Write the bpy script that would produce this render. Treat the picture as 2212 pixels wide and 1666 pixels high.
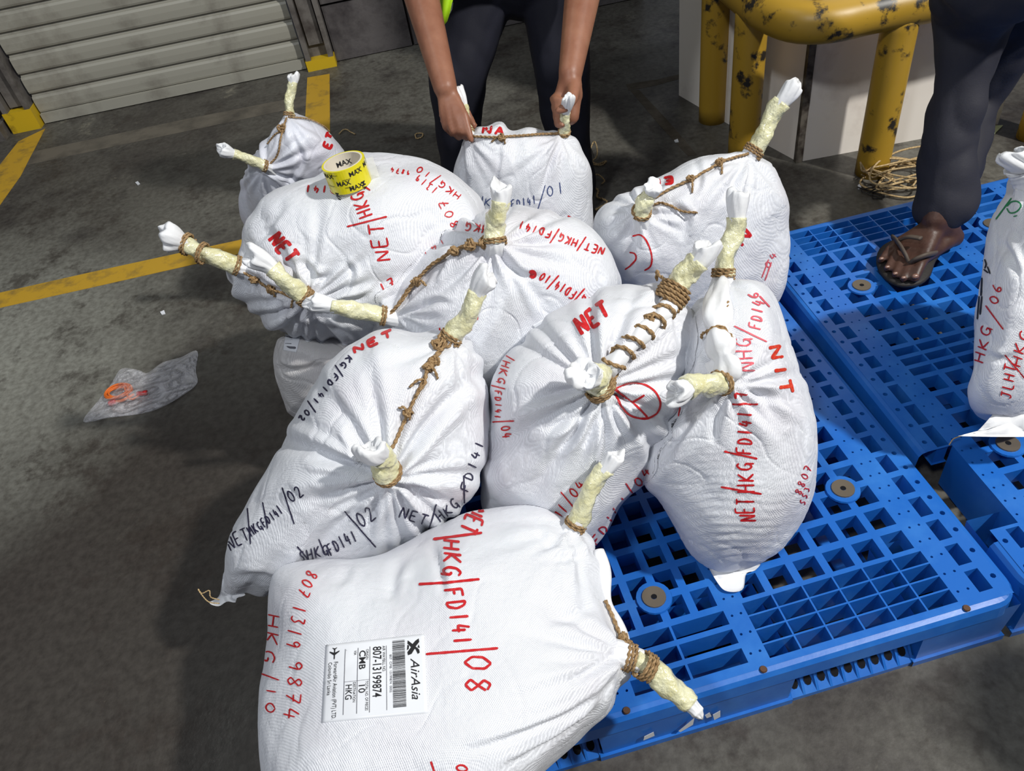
import bpy, bmesh, math, random
import numpy as np
from mathutils import Vector, Matrix
from mathutils.bvhtree import BVHTree

random.seed(7); RNG = np.random.default_rng(7)
scene = bpy.context.scene
for o in list(bpy.data.objects): bpy.data.objects.remove(o)

# ------------------------------------------------------------------ camera
FPX, CX, CY = 1695.0, 1106.0, 833.0
PITCH, ROLL, CAMH = 0.7599, -0.1953, 1.3
_f = np.array([0, math.cos(PITCH), -math.sin(PITCH)]); _r0 = np.array([1.0, 0, 0]); _u0 = np.cross(_r0, _f)
_r = math.cos(ROLL) * _r0 + math.sin(ROLL) * _u0
_u = -math.sin(ROLL) * _r0 + math.cos(ROLL) * _u0
CAM = np.array([0, 0, CAMH])
cd = bpy.data.cameras.new('camera'); cam = bpy.data.objects.new('camera', cd)
scene.collection.objects.link(cam)
M = Matrix([[_r[0], _u[0], -_f[0], 0], [_r[1], _u[1], -_f[1], 0], [_r[2], _u[2], -_f[2], CAMH], [0, 0, 0, 1]])
cam.matrix_world = M
cd.sensor_width = 36; cd.lens = 36 * FPX / 2212; cd.clip_start = 0.02
scene.camera = cam

# ------------------------------------------------------------------ world, lamps, exposure
w = bpy.data.worlds.new('world'); scene.world = w; w.use_nodes = True
w.node_tree.nodes['Background'].inputs[0].default_value = (0.80, 0.86, 1.0, 1)
w.node_tree.nodes['Background'].inputs[1].default_value = 0.13
def lamp(name, loc, target, energy, size, col):
    l = bpy.data.lights.new(name, 'AREA'); l.energy = energy; l.size = size; l.color = col; l.shape = 'DISK'
    o = bpy.data.objects.new(name, l); scene.collection.objects.link(o)
    o.location = loc
    o.rotation_euler = (Vector(target) - Vector(loc)).to_track_quat('-Z', 'Y').to_euler()
    return o
lamp('bay_lamp_key', (3.1, -0.65, 4.4), (0.2, 1.2, 0), 235, 0.24, (1.0, 0.98, 0.93))
lamp('bay_lamp_fill', (-1.7, -1.5, 4.8), (-0.3, 1.2, 0), 66, 0.45, (0.93, 0.96, 1.0))
lamp('bay_lamp_rear', (-1.6, 2.4, 4.8), (-1.2, 2.6, 0), 16, 0.45, (0.95, 1.0, 0.95))
vs = scene.view_settings
vs.view_transform = 'Standard'; vs.look = 'None'; vs.gamma = 1.0; vs.use_curve_mapping = False
vs.exposure = 0.3

# ------------------------------------------------------------------ helpers
def ray(x, y): return _f + _r * (x - CX) / FPX - _u * (y - CY) / FPX
def P(x, y, d): return CAM + ray(x, y) * d
def onz(x, y, z=0.0):
    d = ray(x, y); return CAM + d * (z - CAMH) / d[2]
def dz(x, y, z): return float((z - CAMH) / ray(x, y)[2])
def rays(px): return _f[None] + np.outer((px[:, 0] - CX) / FPX, _r) - np.outer((px[:, 1] - CY) / FPX, _u)

def link(o, parent=None):
    scene.collection.objects.link(o)
    if parent is not None:
        o.parent = parent
        bpy.context.view_layer.update()
        o.matrix_parent_inverse = parent.matrix_world.inverted()
    return o
def tag(o, label=None, cat=None, group=None, kind=None):
    if label: o['label'] = label
    if cat: o['category'] = cat
    if group: o['group'] = group
    if kind: o['kind'] = kind
    return o
def empty(name, loc):
    o = bpy.data.objects.new(name, None); o.empty_display_size = 0.05; o.location = [float(c) for c in loc]
    scene.collection.objects.link(o); bpy.context.view_layer.update(); return o
def mesh(name, v, f, mat, parent=None, smooth=True):
    me = bpy.data.meshes.new(name)
    me.from_pydata([tuple(map(float, p)) for p in v], [], [tuple(int(i) for i in q) for q in f])
    if smooth: me.polygons.foreach_set('use_smooth', [True] * len(me.polygons))
    if mat: me.materials.append(mat)
    me.update()
    o = bpy.data.objects.new(name, me)
    if parent is not None:
        scene.collection.objects.link(o); o.parent = parent
        o.matrix_parent_inverse = parent.matrix_world.inverted()
    else: scene.collection.objects.link(o)
    return o
class MB:
    def __init__(s): s.v = []; s.f = []
    def add(s, v, f):
        n = len(s.v); s.v += [tuple(p) for p in v]; s.f += [tuple(i + n for i in q) for q in f]
    def box(s, a, b):
        x0, y0, z0 = a; x1, y1, z1 = b
        s.add([(x0,y0,z0),(x1,y0,z0),(x1,y1,z0),(x0,y1,z0),(x0,y0,z1),(x1,y0,z1),(x1,y1,z1),(x0,y1,z1)],
              [(0,3,2,1),(4,5,6,7),(0,1,5,4),(1,2,6,5),(2,3,7,6),(3,0,4,7)])
    def quad(s, a, b, c, d): s.add([a, b, c, d], [(0, 1, 2, 3)])
    def xf(s, fn): s.v = [tuple(fn(p)) for p in s.v]; return s
    def build(s, name, mat, parent=None, smooth=False): return mesh(name, s.v, s.f, mat, parent, smooth)
def catmull(pts, n, closed=False):
    p = np.array(pts, float); m = len(p)
    if closed: q = np.vstack([p[-1:], p, p[:2]]); segs = m
    else: q = np.vstack([2 * p[:1] - p[1:2], p, 2 * p[-1:] - p[-2:-1]]); segs = m - 1
    dense = []
    for i in range(segs):
        a, b, c, d = q[i], q[i+1], q[i+2], q[i+3]
        t = np.linspace(0, 1, 24, endpoint=False)[:, None]
        dense.append(0.5 * ((2*b) + (-a+c)*t + (2*a-5*b+4*c-d)*t**2 + (-a+3*b-3*c+d)*t**3))
    dense = np.vstack(dense + [q[-2:-1] if not closed else p[:1]])
    L = np.concatenate([[0], np.cumsum(np.linalg.norm(np.diff(dense, axis=0), axis=1))])
    s = np.linspace(0, L[-1], n, endpoint=not closed)
    return np.stack([np.interp(s, L, dense[:, k]) for k in range(p.shape[1])], 1)
def frames(path):
    t = np.gradient(path, axis=0); t /= np.linalg.norm(t, axis=1)[:, None] + 1e-12
    a = np.array([0, 0, 1.0]) if abs(t[0][2]) < .9 else np.array([1.0, 0, 0])
    n = np.cross(t[0], a); n /= np.linalg.norm(n); N = [n]
    for i in range(1, len(path)):
        n = N[-1] - t[i] * (N[-1] @ t[i]); n /= np.linalg.norm(n) + 1e-12; N.append(n)
    N = np.array(N); return t, N, np.cross(t, N)
def tube(path, rad, seg=12, rfun=None, cap=True):
    path = np.asarray(path, float); t, N, B = frames(path); n = len(path)
    rad = np.broadcast_to(np.asarray(rad, float), (n,))
    ph = np.arange(seg) * 2 * math.pi / seg
    v = []
    for i in range(n):
        rr = rad[i] * (rfun(i / (n - 1), ph) if rfun else np.ones(seg))
        v += list(path[i] + np.outer(np.cos(ph) * rr, N[i]) + np.outer(np.sin(ph) * rr, B[i]))
    f = [(i*seg+j, i*seg+(j+1) % seg, (i+1)*seg+(j+1) % seg, (i+1)*seg+j) for i in range(n-1) for j in range(seg)]
    if cap:
        v += [path[0], path[-1]]; a = n*seg
        f += [(a, (j+1) % seg, j) for j in range(seg)] + [(a+1, (n-1)*seg+j, (n-1)*seg+(j+1) % seg) for j in range(seg)]
    return v, f
class SineNoise:
    def __init__(s, seed, lo, hi, n=14):
        r = np.random.default_rng(seed); d = r.normal(size=(n, 3)); d /= np.linalg.norm(d, axis=1)[:, None]
        wl = r.uniform(lo, hi, n); s.k = d * (2 * math.pi / wl)[:, None]; s.ph = r.uniform(0, 6.28, n); s.a = 1 / math.sqrt(n / 2)
    def __call__(s, p): return np.sin(p @ s.k.T + s.ph).sum(1) * s.a

# ------------------------------------------------------------------ materials
def mat(name, col, rough=.5, spec=.5, metal=0, bump=None, var=None, **kw):
    m = bpy.data.materials.new(name); m.use_nodes = True; nt = m.node_tree; b = nt.nodes['Principled BSDF']
    b.inputs['Base Color'].default_value = (*col, 1); b.inputs['Roughness'].default_value = rough
    b.inputs['Specular IOR Level'].default_value = spec; b.inputs['Metallic'].default_value = metal
    for k, v in kw.items():
        b.inputs[k.replace('_', ' ')].default_value = v
    tc = nt.nodes.new('ShaderNodeTexCoord')
    if var:      # (scale, colour2, lo, hi)
        sc, c2, lo, hi = var
        n = nt.nodes.new('ShaderNodeTexNoise'); n.inputs['Scale'].default_value = sc; n.inputs['Detail'].default_value = 6
        n.inputs['Roughness'].default_value = .62
        nt.links.new(tc.outputs['Object'], n.inputs['Vector'])
        r = nt.nodes.new('ShaderNodeValToRGB'); r.color_ramp.elements[0].position = lo; r.color_ramp.elements[1].position = hi
        r.color_ramp.elements[0].color = (*col, 1); r.color_ramp.elements[1].color = (*c2, 1)
        nt.links.new(n.outputs['Fac'], r.inputs['Fac']); nt.links.new(r.outputs['Color'], b.inputs['Base Color'])
    if bump:     # (scale, strength, distance)
        n2 = nt.nodes.new('ShaderNodeTexNoise'); n2.inputs['Scale'].default_value = bump[0]; n2.inputs['Detail'].default_value = 4
        nt.links.new(tc.outputs['Object'], n2.inputs['Vector'])
        bp = nt.nodes.new('ShaderNodeBump'); bp.inputs['Strength'].default_value = bump[1]; bp.inputs['Distance'].default_value = bump[2]
        nt.links.new(n2.outputs['Fac'], bp.inputs['Height']); nt.links.new(bp.outputs['Normal'], b.inputs['Normal'])
    return m
def lin(r, g, b):
    return tuple((c/255/12.92 if c/255 <= .04045 else ((c/255+.055)/1.055)**2.4) for c in (r, g, b))

def sack_material(name, col, rough=.42, weave=1.0):
    m = mat(name, col, rough, .5)
    nt = m.node_tree; b = nt.nodes['Principled BSDF']; tc = [n for n in nt.nodes if n.type == 'TEX_COORD'][0]
    wv = []
    for rot in ((0.2, 0.3, 0.75), (0.9, 0.1, -0.8)):
        mp = nt.nodes.new('ShaderNodeMapping'); mp.inputs['Rotation'].default_value = rot
        nt.links.new(tc.outputs['Object'], mp.inputs['Vector'])
        wt = nt.nodes.new('ShaderNodeTexWave'); wt.inputs['Scale'].default_value = 190; wt.inputs['Distortion'].default_value = 1.2
        wt.inputs['Detail'].default_value = 1
        nt.links.new(mp.outputs['Vector'], wt.inputs['Vector']); wv.append(wt)
    n = nt.nodes.new('ShaderNodeTexNoise'); n.inputs['Scale'].default_value = 45; n.inputs['Detail'].default_value = 5
    nt.links.new(tc.outputs['Object'], n.inputs['Vector'])
    a = nt.nodes.new('ShaderNodeMath'); a.operation = 'MULTIPLY'
    nt.links.new(wv[0].outputs['Fac'], a.inputs[0]); nt.links.new(wv[1].outputs['Fac'], a.inputs[1])
    a2 = nt.nodes.new('ShaderNodeMath'); a2.operation = 'MULTIPLY_ADD'; a2.inputs[1].default_value = .45
    nt.links.new(a.outputs[0], a2.inputs[0]); nt.links.new(n.outputs['Fac'], a2.inputs[2])
    n.inputs['Scale'].default_value = 130
    cr = nt.nodes.new('ShaderNodeTexNoise'); cr.inputs['Scale'].default_value = 9; cr.inputs['Detail'].default_value = 4; cr.inputs['Distortion'].default_value = .6
    nt.links.new(tc.outputs['Object'], cr.inputs['Vector'])
    c1 = nt.nodes.new('ShaderNodeMath'); c1.operation = 'SUBTRACT'; c1.inputs[1].default_value = .5; nt.links.new(cr.outputs['Fac'], c1.inputs[0])
    c2 = nt.nodes.new('ShaderNodeMath'); c2.operation = 'ABSOLUTE'; nt.links.new(c1.outputs[0], c2.inputs[0])
    c3 = nt.nodes.new('ShaderNodeMath'); c3.operation = 'MINIMUM'; c3.inputs[1].default_value = .09; nt.links.new(c2.outputs[0], c3.inputs[0])
    bq = nt.nodes.new('ShaderNodeBump'); bq.inputs['Strength'].default_value = .30; bq.inputs['Distance'].default_value = .02
    nt.links.new(c3.outputs[0], bq.inputs['Height'])
    bp = nt.nodes.new('ShaderNodeBump'); bp.inputs['Strength'].default_value = .60 * weave; bp.inputs['Distance'].default_value = .0028
    nt.links.new(bq.outputs['Normal'], bp.inputs['Normal'])
    nt.links.new(a2.outputs[0], bp.inputs['Height']); nt.links.new(bp.outputs['Normal'], b.inputs['Normal'])
    # faint grubby smudges
    n3 = nt.nodes.new('ShaderNodeTexNoise'); n3.inputs['Scale'].default_value = 7; n3.inputs['Detail'].default_value = 5
    nt.links.new(tc.outputs['Object'], n3.inputs['Vector'])
    r = nt.nodes.new('ShaderNodeValToRGB'); r.color_ramp.elements[0].position = .30; r.color_ramp.elements[1].position = .52
    r.color_ramp.elements[0].color = (col[0]*.93, col[1]*.90, col[2]*.91, 1); r.color_ramp.elements[1].color = (*col, 1)
    nt.links.new(n3.outputs['Fac'], r.inputs['Fac']); nt.links.new(r.outputs['Color'], b.inputs['Base Color'])
    return m
MT = {}
MT['sack'] = sack_material('white_woven_plastic', (.78, .80, .85))
MT['sack_blue'] = sack_material('bluish_white_plastic', (.72, .74, .82), .38, .6)
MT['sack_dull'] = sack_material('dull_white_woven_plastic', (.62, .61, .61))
MT['cloth'] = mat('white_plastic_cloth', (.78, .79, .81), .45, .4, bump=(60, .35, .003))
MT['tapewrap'] = mat('clear_yellowed_tape', lin(224, 222, 186), .2, .6, bump=(110, .8, .005), var=(45, lin(206, 200, 146), .42, .72), Coat_Weight=.7)
MT['twine'] = mat('jute_twine', lin(168, 140, 104), .9, .1, var=(220, lin(122, 96, 66), .4, .65), bump=(500, .5, .001))
MT['twine_pale'] = mat('pale_sisal_twine', lin(196, 172, 130), .9, .1, var=(200, lin(150, 125, 88), .4, .65))
MT['twine_dark'] = mat('dark_wire', (.015, .014, .014), .5, .3)
MT['red'] = mat('red_marker_ink', lin(190, 28, 34), .5, .3, var=(260, lin(206, 70, 72), .52, .75))
MT['pink'] = mat('faded_red_marker_ink', lin(212, 92, 104), .5, .3)
MT['orange_ink'] = mat('orange_red_marker_ink', lin(206, 48, 26), .5, .3, var=(260, lin(222, 110, 60), .5, .7))
MT['black'] = mat('blue_black_marker_ink', lin(44, 42, 66), .5, .3, var=(260, lin(80, 80, 110), .55, .75))
MT['blue_ink'] = mat('blue_marker_ink', lin(74, 86, 128), .5, .3)
MT['green_ink'] = mat('green_marker_ink', lin(40, 130, 80), .5, .3)
MT['print'] = mat('black_print', (.02, .02, .022), .6, .2)
MT['print_grey'] = mat('grey_print', (.13, .13, .15), .6, .2)
MT['paper'] = mat('label_paper', (.74, .76, .80), .35, .4)
MT['pallet'] = mat('blue_pallet_plastic', lin(26, 98, 184), .36, .5, var=(9, lin(54, 122, 200), .48, .8), bump=(40, .12, .003))
MT['washer'] = mat('grimy_steel_washer', lin(120, 110, 96), .5, .5, .6)
MT['hole'] = mat('dark_recess', (.01, .01, .012), .9, .1)
MT['rust'] = mat('rusty_screw', lin(96, 70, 54), .55, .5, .5)

FONT = {
'N': [[(0,0),(0,1),(.8,0),(.85,1)]], 'E': [[(.8,1),(0,1),(0,0),(.85,0)],[(0,.52),(.65,.52)]], 'T': [[(0,1),(1,.97)],[(.5,1),(.45,0)]],
'/': [[(.15,-.55),(.75,1.5)]], 'H': [[(0,0),(0,1)],[(.8,0),(.8,1)],[(0,.5),(.8,.5)]], 'K': [[(0,0),(.05,1)],[(.8,1),(.05,.45),(.85,0)]],
'G': [[(.85,.85),(.5,1),(.1,.75),(.05,.3),(.35,.02),(.75,.12),(.8,.45),(.5,.45)],[(.8,.45),(.8,-.12)]],
'F': [[(0,0),(0,1),(.85,1)],[(0,.52),(.6,.55)]], 'D': [[(.1,0),(.1,1),(.55,.9),(.85,.5),(.6,.08),(.1,0)]],
'1': [[(.45,0),(.5,1)]], '4': [[(.4,1),(.05,.36),(.9,.38)],[(.68,.75),(.6,0)]], '0': [[(.5,1),(.12,.7),(.1,.3),(.45,0),(.8,.28),(.82,.75),(.5,1)]],
'2': [[(.05,.75),(.35,1),(.75,.8),(.5,.4),(.05,0),(.9,.05)]], '7': [[(.05,1),(.85,1),(.35,0)],[(.2,.5),(.8,.52)]],
'8': [[(.75,.85),(.4,1),(.15,.75),(.5,.5),(.8,.22),(.45,0),(.12,.22),(.5,.52),(.78,.8)]],
'9': [[(.75,.75),(.4,.98),(.1,.7),(.4,.45),(.75,.75),(.65,0)]], '3': [[(.1,.95),(.7,.95),(.35,.55),(.75,.3),(.4,0),(.05,.1)]],
'6': [[(.7,1),(.25,.65),(.12,.25),(.45,0),(.75,.25),(.45,.5),(.15,.35)]], '5': [[(.8,1),(.2,1),(.15,.55),(.6,.55),(.75,.25),(.4,0),(.05,.1)]],
'J': [[(.1,1),(.9,1)],[(.6,1),(.55,.15),(.25,0),(.05,.2)]], 'L': [[(.1,1),(.1,0),(.8,0)]], 'M': [[(0,0),(.1,1),(.45,.3),(.8,1),(.9,0)]],
'I': [[(.45,0),(.5,1)]], 'S': [[(.8,.9),(.3,1),(.1,.7),(.7,.35),(.5,0),(.05,.1)]], 'A': [[(0,0),(.4,1),(.85,0)],[(.2,.4),(.7,.4)]], 'C': [[(.8,.85),(.4,1),(.08,.55),(.35,.02),(.8,.12)]],
' ': []}

# ------------------------------------------------------------------ sacks
class Sack:
    """A filled sack: an outline swept closed round a bulging body, creased, resting on what lies under it."""
    all = []
    def __init__(s, label, outline, c, d0, grad=(0, 0), Tf=.15, Tb=.18, k=2.5, support=.135, gathers=(), creases=(), mat_='sack',
                 amp=.0035, seed=1, wr=None, nring=84, nback=26, nth=270, clampto=True, bulges=()):
        s.d0, s.grad, s.c = d0, grad, c
        out = catmull(outline, nth, True); c = np.array(c, float)
        al = np.concatenate([np.linspace(0, math.pi/2, nring), np.linspace(math.pi/2, math.pi, nback+1)[1:]])
        S = np.sin(al)
        V = []; PX = []; SIDE = []
        for a, sv in zip(al, S):
            px = c + (out - c) * max(sv, 1e-4); h = (max(0, 1 - sv**k))**.5
            base = s.rim(px)
            d = base - Tf*h if a <= math.pi/2 else base + Tb*h
            PX.append(px); V.append(d)
        PX = np.array(PX); Dp = np.array(V)
        nr = len(al)
        rr = rays(PX.reshape(-1, 2)).reshape(nr, nth, 3)
        pos = CAM + rr * Dp[..., None]
        # normals
        def normals(p):
            du = np.roll(p, -1, 1) - np.roll(p, 1, 1); dv = np.gradient(p, axis=0)
            n = np.cross(du, dv); L = np.linalg.norm(n, axis=2, keepdims=True); n = n / np.maximum(L, 1e-9)
            mid = p.mean((0, 1))
            if ((p - mid) * n).sum() < 0: n = -n
            n[0] = (CAM - p[0]) / np.linalg.norm(CAM - p[0], axis=1, keepdims=True); n[-1] = -(CAM - p[-1]) / np.linalg.norm(CAM - p[-1], axis=1, keepdims=True)
            return n
        n = normals(pos)
        flat = pos.reshape(-1, 3); fpx = PX.reshape(-1, 2)
        disp = SineNoise(seed, .12, .30)(flat) * amp * 1.1 + SineNoise(seed+50, .035, .08)(flat) * amp * .13 - np.exp(-(SineNoise(seed+90, .07, .16)(flat)/.10)**2) * amp * .38
        front = (np.repeat(al, nth) <= math.pi/2 + .25)
        ppm = FPX / d0
        for gx, gy, A, R, nf, hb in gathers:
            g = np.array([gx, gy], float); q = (fpx - g) / ppm; r = np.hypot(q[:, 0], q[:, 1]); ph = np.arctan2(q[:, 1], q[:, 0])
            rg = np.random.default_rng(int(gx*7+gy)); x = np.zeros(len(r)); nn = int(nf*1.5)
            for j in range(nn):      # each pleat: a narrow valley running straight out from the tie
                pj = (j + rg.uniform(-.32, .32))*2*math.pi/nn; Rj = R*rg.uniform(.45, 1.35); cv = rg.uniform(-.8, .8)
                da = (ph - pj - cv*r + math.pi) % (2*math.pi) - math.pi
                wj = .0035 + .055*r; e = da*r/wj; amp_ = rg.uniform(.5, 1.25)*np.exp(-(r/Rj)**2)
                x += np.where(np.abs(da) < 1.3, amp_*(-1.0*np.exp(-e**2) + .55*np.exp(-((e-1.9)/1.1)**2)), 0)
            env = (1 - np.exp(-(r/.012)**2))
            disp += np.where(front, A * x * env + hb * np.exp(-(r/.045)**1.3), 0)
        for pts, wd, dep in creases:
            cp = catmull(pts, 40); dist = np.full(len(fpx), 1e9); sgn = np.zeros(len(fpx)); tap = np.zeros(len(fpx))
            tn = np.gradient(cp, axis=0); tn /= np.linalg.norm(tn, axis=1)[:, None]
            for i in range(len(cp)):
                dv = fpx - cp[i]; dd = np.hypot(dv[:, 0], dv[:, 1]); m_ = dd < dist
                taper = .35 + .65*math.sin(math.pi*min(max(i/39, .02), .98))
                dist = np.where(m_, dd, dist); tap = np.where(m_, math.sin(math.pi*i/39)**.8 if 0 < i < 39 else 0, tap); sgn = np.where(m_, dv[:, 0]*tn[i, 1]-dv[:, 1]*tn[i, 0], sgn)
            e = dist / wd
            disp += np.where(front, tap*(-dep*np.exp(-e**2) + dep*.5*np.exp(-((sgn/wd-1.6)**2) - np.maximum(0, e-2.5))), 0)
        for bx, by, rad_, hh in bulges:
            r = np.hypot(fpx[:, 0]-bx, fpx[:, 1]-by) / rad_; disp += np.where(front, hh*np.exp(-r**2), 0)
        if wr is not None:     # (direction px, wavelength px, amplitude, centre px, radius px)
            dirv, wl, A, cc, rad_ = wr
            dv = np.array(dirv, float); dv /= np.linalg.norm(dv)
            tt = (fpx - np.array(cc)) @ dv; cr = (fpx - np.array(cc)) @ np.array([-dv[1], dv[0]])
            x = np.sin(tt/wl*6.28 + 1.3*np.sin(cr/90) + .8*np.sin(cr/37+1)) + .6*np.sin(tt/wl*6.28*1.9 + 1.5*np.sin(cr/60+2))
            disp += np.where(front, A*x*np.exp(-((fpx - np.array(cc))**2).sum(1)/rad_**2), 0)
        flat = flat + n.reshape(-1, 3) * disp[:, None]
        # rest on the support plane, and against the sacks behind
        dd = flat - CAM; dep = dd @ _f; r3 = dd / dep[:, None]
        zmax = (support - CAMH) / r3[:, 2]
        low = (r3[:, 2] < 0) & (dep > zmax); dep = np.where(low, zmax, dep)
        if clampto:
            back = np.repeat(al, nth) > math.pi/2 - .5
            camv = Vector(CAM)
            for other in Sack.all:
                for i in np.nonzero(back)[0]:
                    hit = other.bvh.ray_cast(camv, Vector(r3[i]))[0]
                    if hit is not None:
                        dh = (np.array(hit) - CAM) @ _f - .0015
                        if dh < dep[i]: dep[i] = dh
        flat = CAM + r3 * dep[:, None]
        G = flat.reshape(nr, nth, 3)
        v = [G[0].mean(0)] + list(G[1:-1].reshape(-1, 3)) + [G[-1].mean(0)]
        m = nr - 2; f = [(0, 1+j, 1+(j+1) % nth) for j in range(nth)]
        f += [(1+i*nth+j, 1+(i+1)*nth+j, 1+(i+1)*nth+(j+1) % nth, 1+i*nth+(j+1) % nth) for i in range(m-1) for j in range(nth)]
        e = 1+m*nth; b0 = 1+(m-1)*nth; f += [(e, b0+(j+1) % nth, b0+j) for j in range(nth)]
        v = np.array(v)
        s.root = empty('woven_sack', (v[:, 0].mean(), v[:, 1].mean(), v[:, 2].min()))
        tag(s.root, label, 'sack', 'sacks of cargo on the pallets')
        s.body = mesh('sack_body', v, f, MT[mat_], s.root)
        s.bvh = BVHTree.FromPolygons([Vector(p) for p in v], f)
        s.seed = seed
        Sack.all.append(s)
    def rim(s, px):
        px = np.atleast_2d(px)
        return s.d0 + s.grad[0]*(px[:, 0]-s.c[0])/1000 + s.grad[1]*(px[:, 1]-s.c[1])/1000
    def hit(s, x, y, off=0.0):
        h, nrm, _, _ = s.bvh.ray_cast(Vector(CAM), Vector(ray(x, y)))
        if h is None: return None, None
        nrm = np.array(nrm)
        if nrm @ (CAM - np.array(h)) < 0: nrm = -nrm
        return np.array(h) + nrm*off, nrm
    def depth(s, x, y):
        h, _ = s.hit(x, y)
        if h is None: return float(s.rim((x, y))[0])
        return float((h - CAM) @ _f)
    # ---- writing: each stroke is a ribbon of ink lying on the cloth
    def ink(s, strokes, mt, wpx, name='lettering'):
        b = MB()
        for st in strokes:
            st = np.array(st, float)
            L = np.concatenate([[0], np.cumsum(np.hypot(*np.diff(st, axis=0).T))])
            if L[-1] < .5: continue
            n = max(3, int(L[-1]/2.5)); q = np.linspace(0, L[-1], n)
            c = np.stack([np.interp(q, L, st[:, k]) for k in (0, 1)], 1)
            if len(st) > 2:
                for _ in range(2): c[1:-1] = (c[:-2] + c[1:-1]*2 + c[2:])/4
            t = np.gradient(c, axis=0); t /= np.linalg.norm(t, axis=1)[:, None] + 1e-9; nn = np.stack([-t[:, 1], t[:, 0]], 1)
            wv = wpx/2*(.86 + .10*np.sin(q*.21 + st[0, 0])*np.cos(q*.083))
            wv[0] *= .6; wv[-1] *= .5
            prev = None
            for i in range(n):
                row = [s.hit(*(c[i] + nn[i]*wv[i]*e), off=.0009)[0] for e in (-1, 0, 1)]
                if any(r is None for r in row): prev = None; continue
                if prev is not None and np.linalg.norm(row[1]-prev[1]) < .03: b.add(prev + row, [(0, 1, 4, 3), (1, 2, 5, 4)])
                prev = row
        if b.f: return b.build(name, MT[mt], s.root, True)
    def write(s, runs, mt, wpx, slant=.08):
        """runs: (text, start px, end px, height px) or a list of pixel points for a free stroke"""
        r = random.Random(s.seed*13 + len(runs))
        for run in runs:
            S = []
            if not isinstance(run[0], str): s.ink([list(run) if len(run) < 5 else list(catmull(run, 60))], mt, wpx); continue
            txt, a, e, h = run; a = np.array(a, float); e = np.array(e, float)
            t = e - a; L = np.hypot(*t); t /= L; up = np.array([t[1], -t[0]])
            adv = L / max(1, len(txt)); wch = adv*.74
            for i, ch in enumerate(txt):
                o = a + t*adv*i + up*r.uniform(-.05, .05)*h; hs = h*r.uniform(.92, 1.08)
                for pl in FONT[ch]:
                    S.append([o + t*(x*wch + y*h*slant) + up*y*hs for x, y in pl])
            s.ink(S, mt, wpx)
    # ---- tied "ears"
    def ear(s, pts, r, dd=(0, -.03), tip=1.25, wrap=(.04, .74), tie=2, lobes=3, base_off=-.004, wrapmat='tapewrap', neck=True):
        pts = np.array(pts, float); d0 = s.depth(*pts[0]) + base_off
        q = catmull(pts, 40) if len(pts) > 2 else np.linspace(pts[0], pts[-1], 40)
        ds = np.linspace(d0+dd[0], d0+dd[1], 40)
        path = np.array([P(x, y, d) for (x, y), d in zip(q, ds)])
        rg = np.random.default_rng(int(pts[0][0])); ph0 = rg.uniform(0, 6.28, 6)
        tt, N, B = frames(path); wob = .16*r*np.sin(np.linspace(0, 9, 40)+ph0[0]); path = path + N*wob[:, None] + B*(.14*r*np.sin(np.linspace(1, 8, 40)+ph0[1]))[:, None]
        def lumpy(u, ph): return 1 + .09*np.sin(2*ph+ph0[0]+u*7) + .07*np.sin(3*ph+ph0[1]-u*11) + .05*np.sin(5*ph+u*30)
        i0, i1 = int(wrap[0]*39), int(wrap[1]*39)
        u = np.linspace(0, 1, 40); rad = r*(1.05 - .12*u + .05*np.sin(u*17+ph0[2]))
        seg = path[i0:i1+1]; den = catmull(seg, 30)
        rd = np.interp(np.linspace(0, 1, 30), np.linspace(0, 1, i1-i0+1), rad[i0:i1+1])*(1+.02*np.sin(np.linspace(0, 22, 30)))
        v, f = tube(den, rd, 20, lumpy); wrp = mesh('tape_wrap', v, f, MT[wrapmat], s.root)
        # cloth tuft
        a = max(0, i1-2); seg = path[a:]; m = 18; den = catmull(seg, m); uu = np.linspace(0, 1, m)
        prof = r*(.92 + (tip-.92)*np.sin(np.minimum(uu*1.25, 1)*math.pi/2)**1.5); prof *= .93; prof[-1] *= .72; prof[-2] *= .94
        lb = lobes + 2
        def folds(u_, ph): return .95 + (.08+.26*u_**1.5)*(np.abs(np.sin(lb*ph/2+ph0[3]+1.2*np.sin(ph+ph0[4])))**.7 - .5) + (.02+.05*u_)*np.sin((lb+5)*ph+ph0[4]+5*u_)
        v, f = tube(den, prof, 36, folds, cap=False); k = 36; v = np.array(v)
        tt2, _, _ = frames(den); pha = np.arange(k)*2*math.pi/k
        ext = r*tip*(.34*np.sin(pha+ph0[1])+.26*np.sin(2*pha+ph0[2])+.07*np.sin(5*pha+ph0[0]))
        if tip < .8: ext *= .1
        for i in range(m): v[i*k:(i+1)*k] += np.outer(ext*uu[i]**2, tt2[i])
        v = list(v); cen = den[-1] - tt2[-1]*r*(.55 if tip > .8 else -.25)
        nv = len(v)
        ringi = [cen + (np.array(v[(m-1)*k+j]) - den[-1])*.5*(1-.45*math.sin(5*pha[j]+ph0[2])) for j in range(k)]; v += ringi + [cen + tt2[-1]*r*.3]
        f = f + [((m-1)*k+j, (m-1)*k+(j+1) % k, nv+(j+1) % k, nv+j) for j in range(k)] + [(nv+j, nv+(j+1) % k, nv+k) for j in range(k)]
        mesh('cloth_tuft', v, f, MT['cloth'], s.root)
        # cloth neck under the wrap
        st = (path[3]-path[0]); st = st/np.linalg.norm(st)
        hb_, hn_ = s.hit(*pts[0])
        inn = -st if hb_ is None else -(st*.25 + hn_*.9)/np.linalg.norm(st*.25 + hn_*.9)
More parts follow.
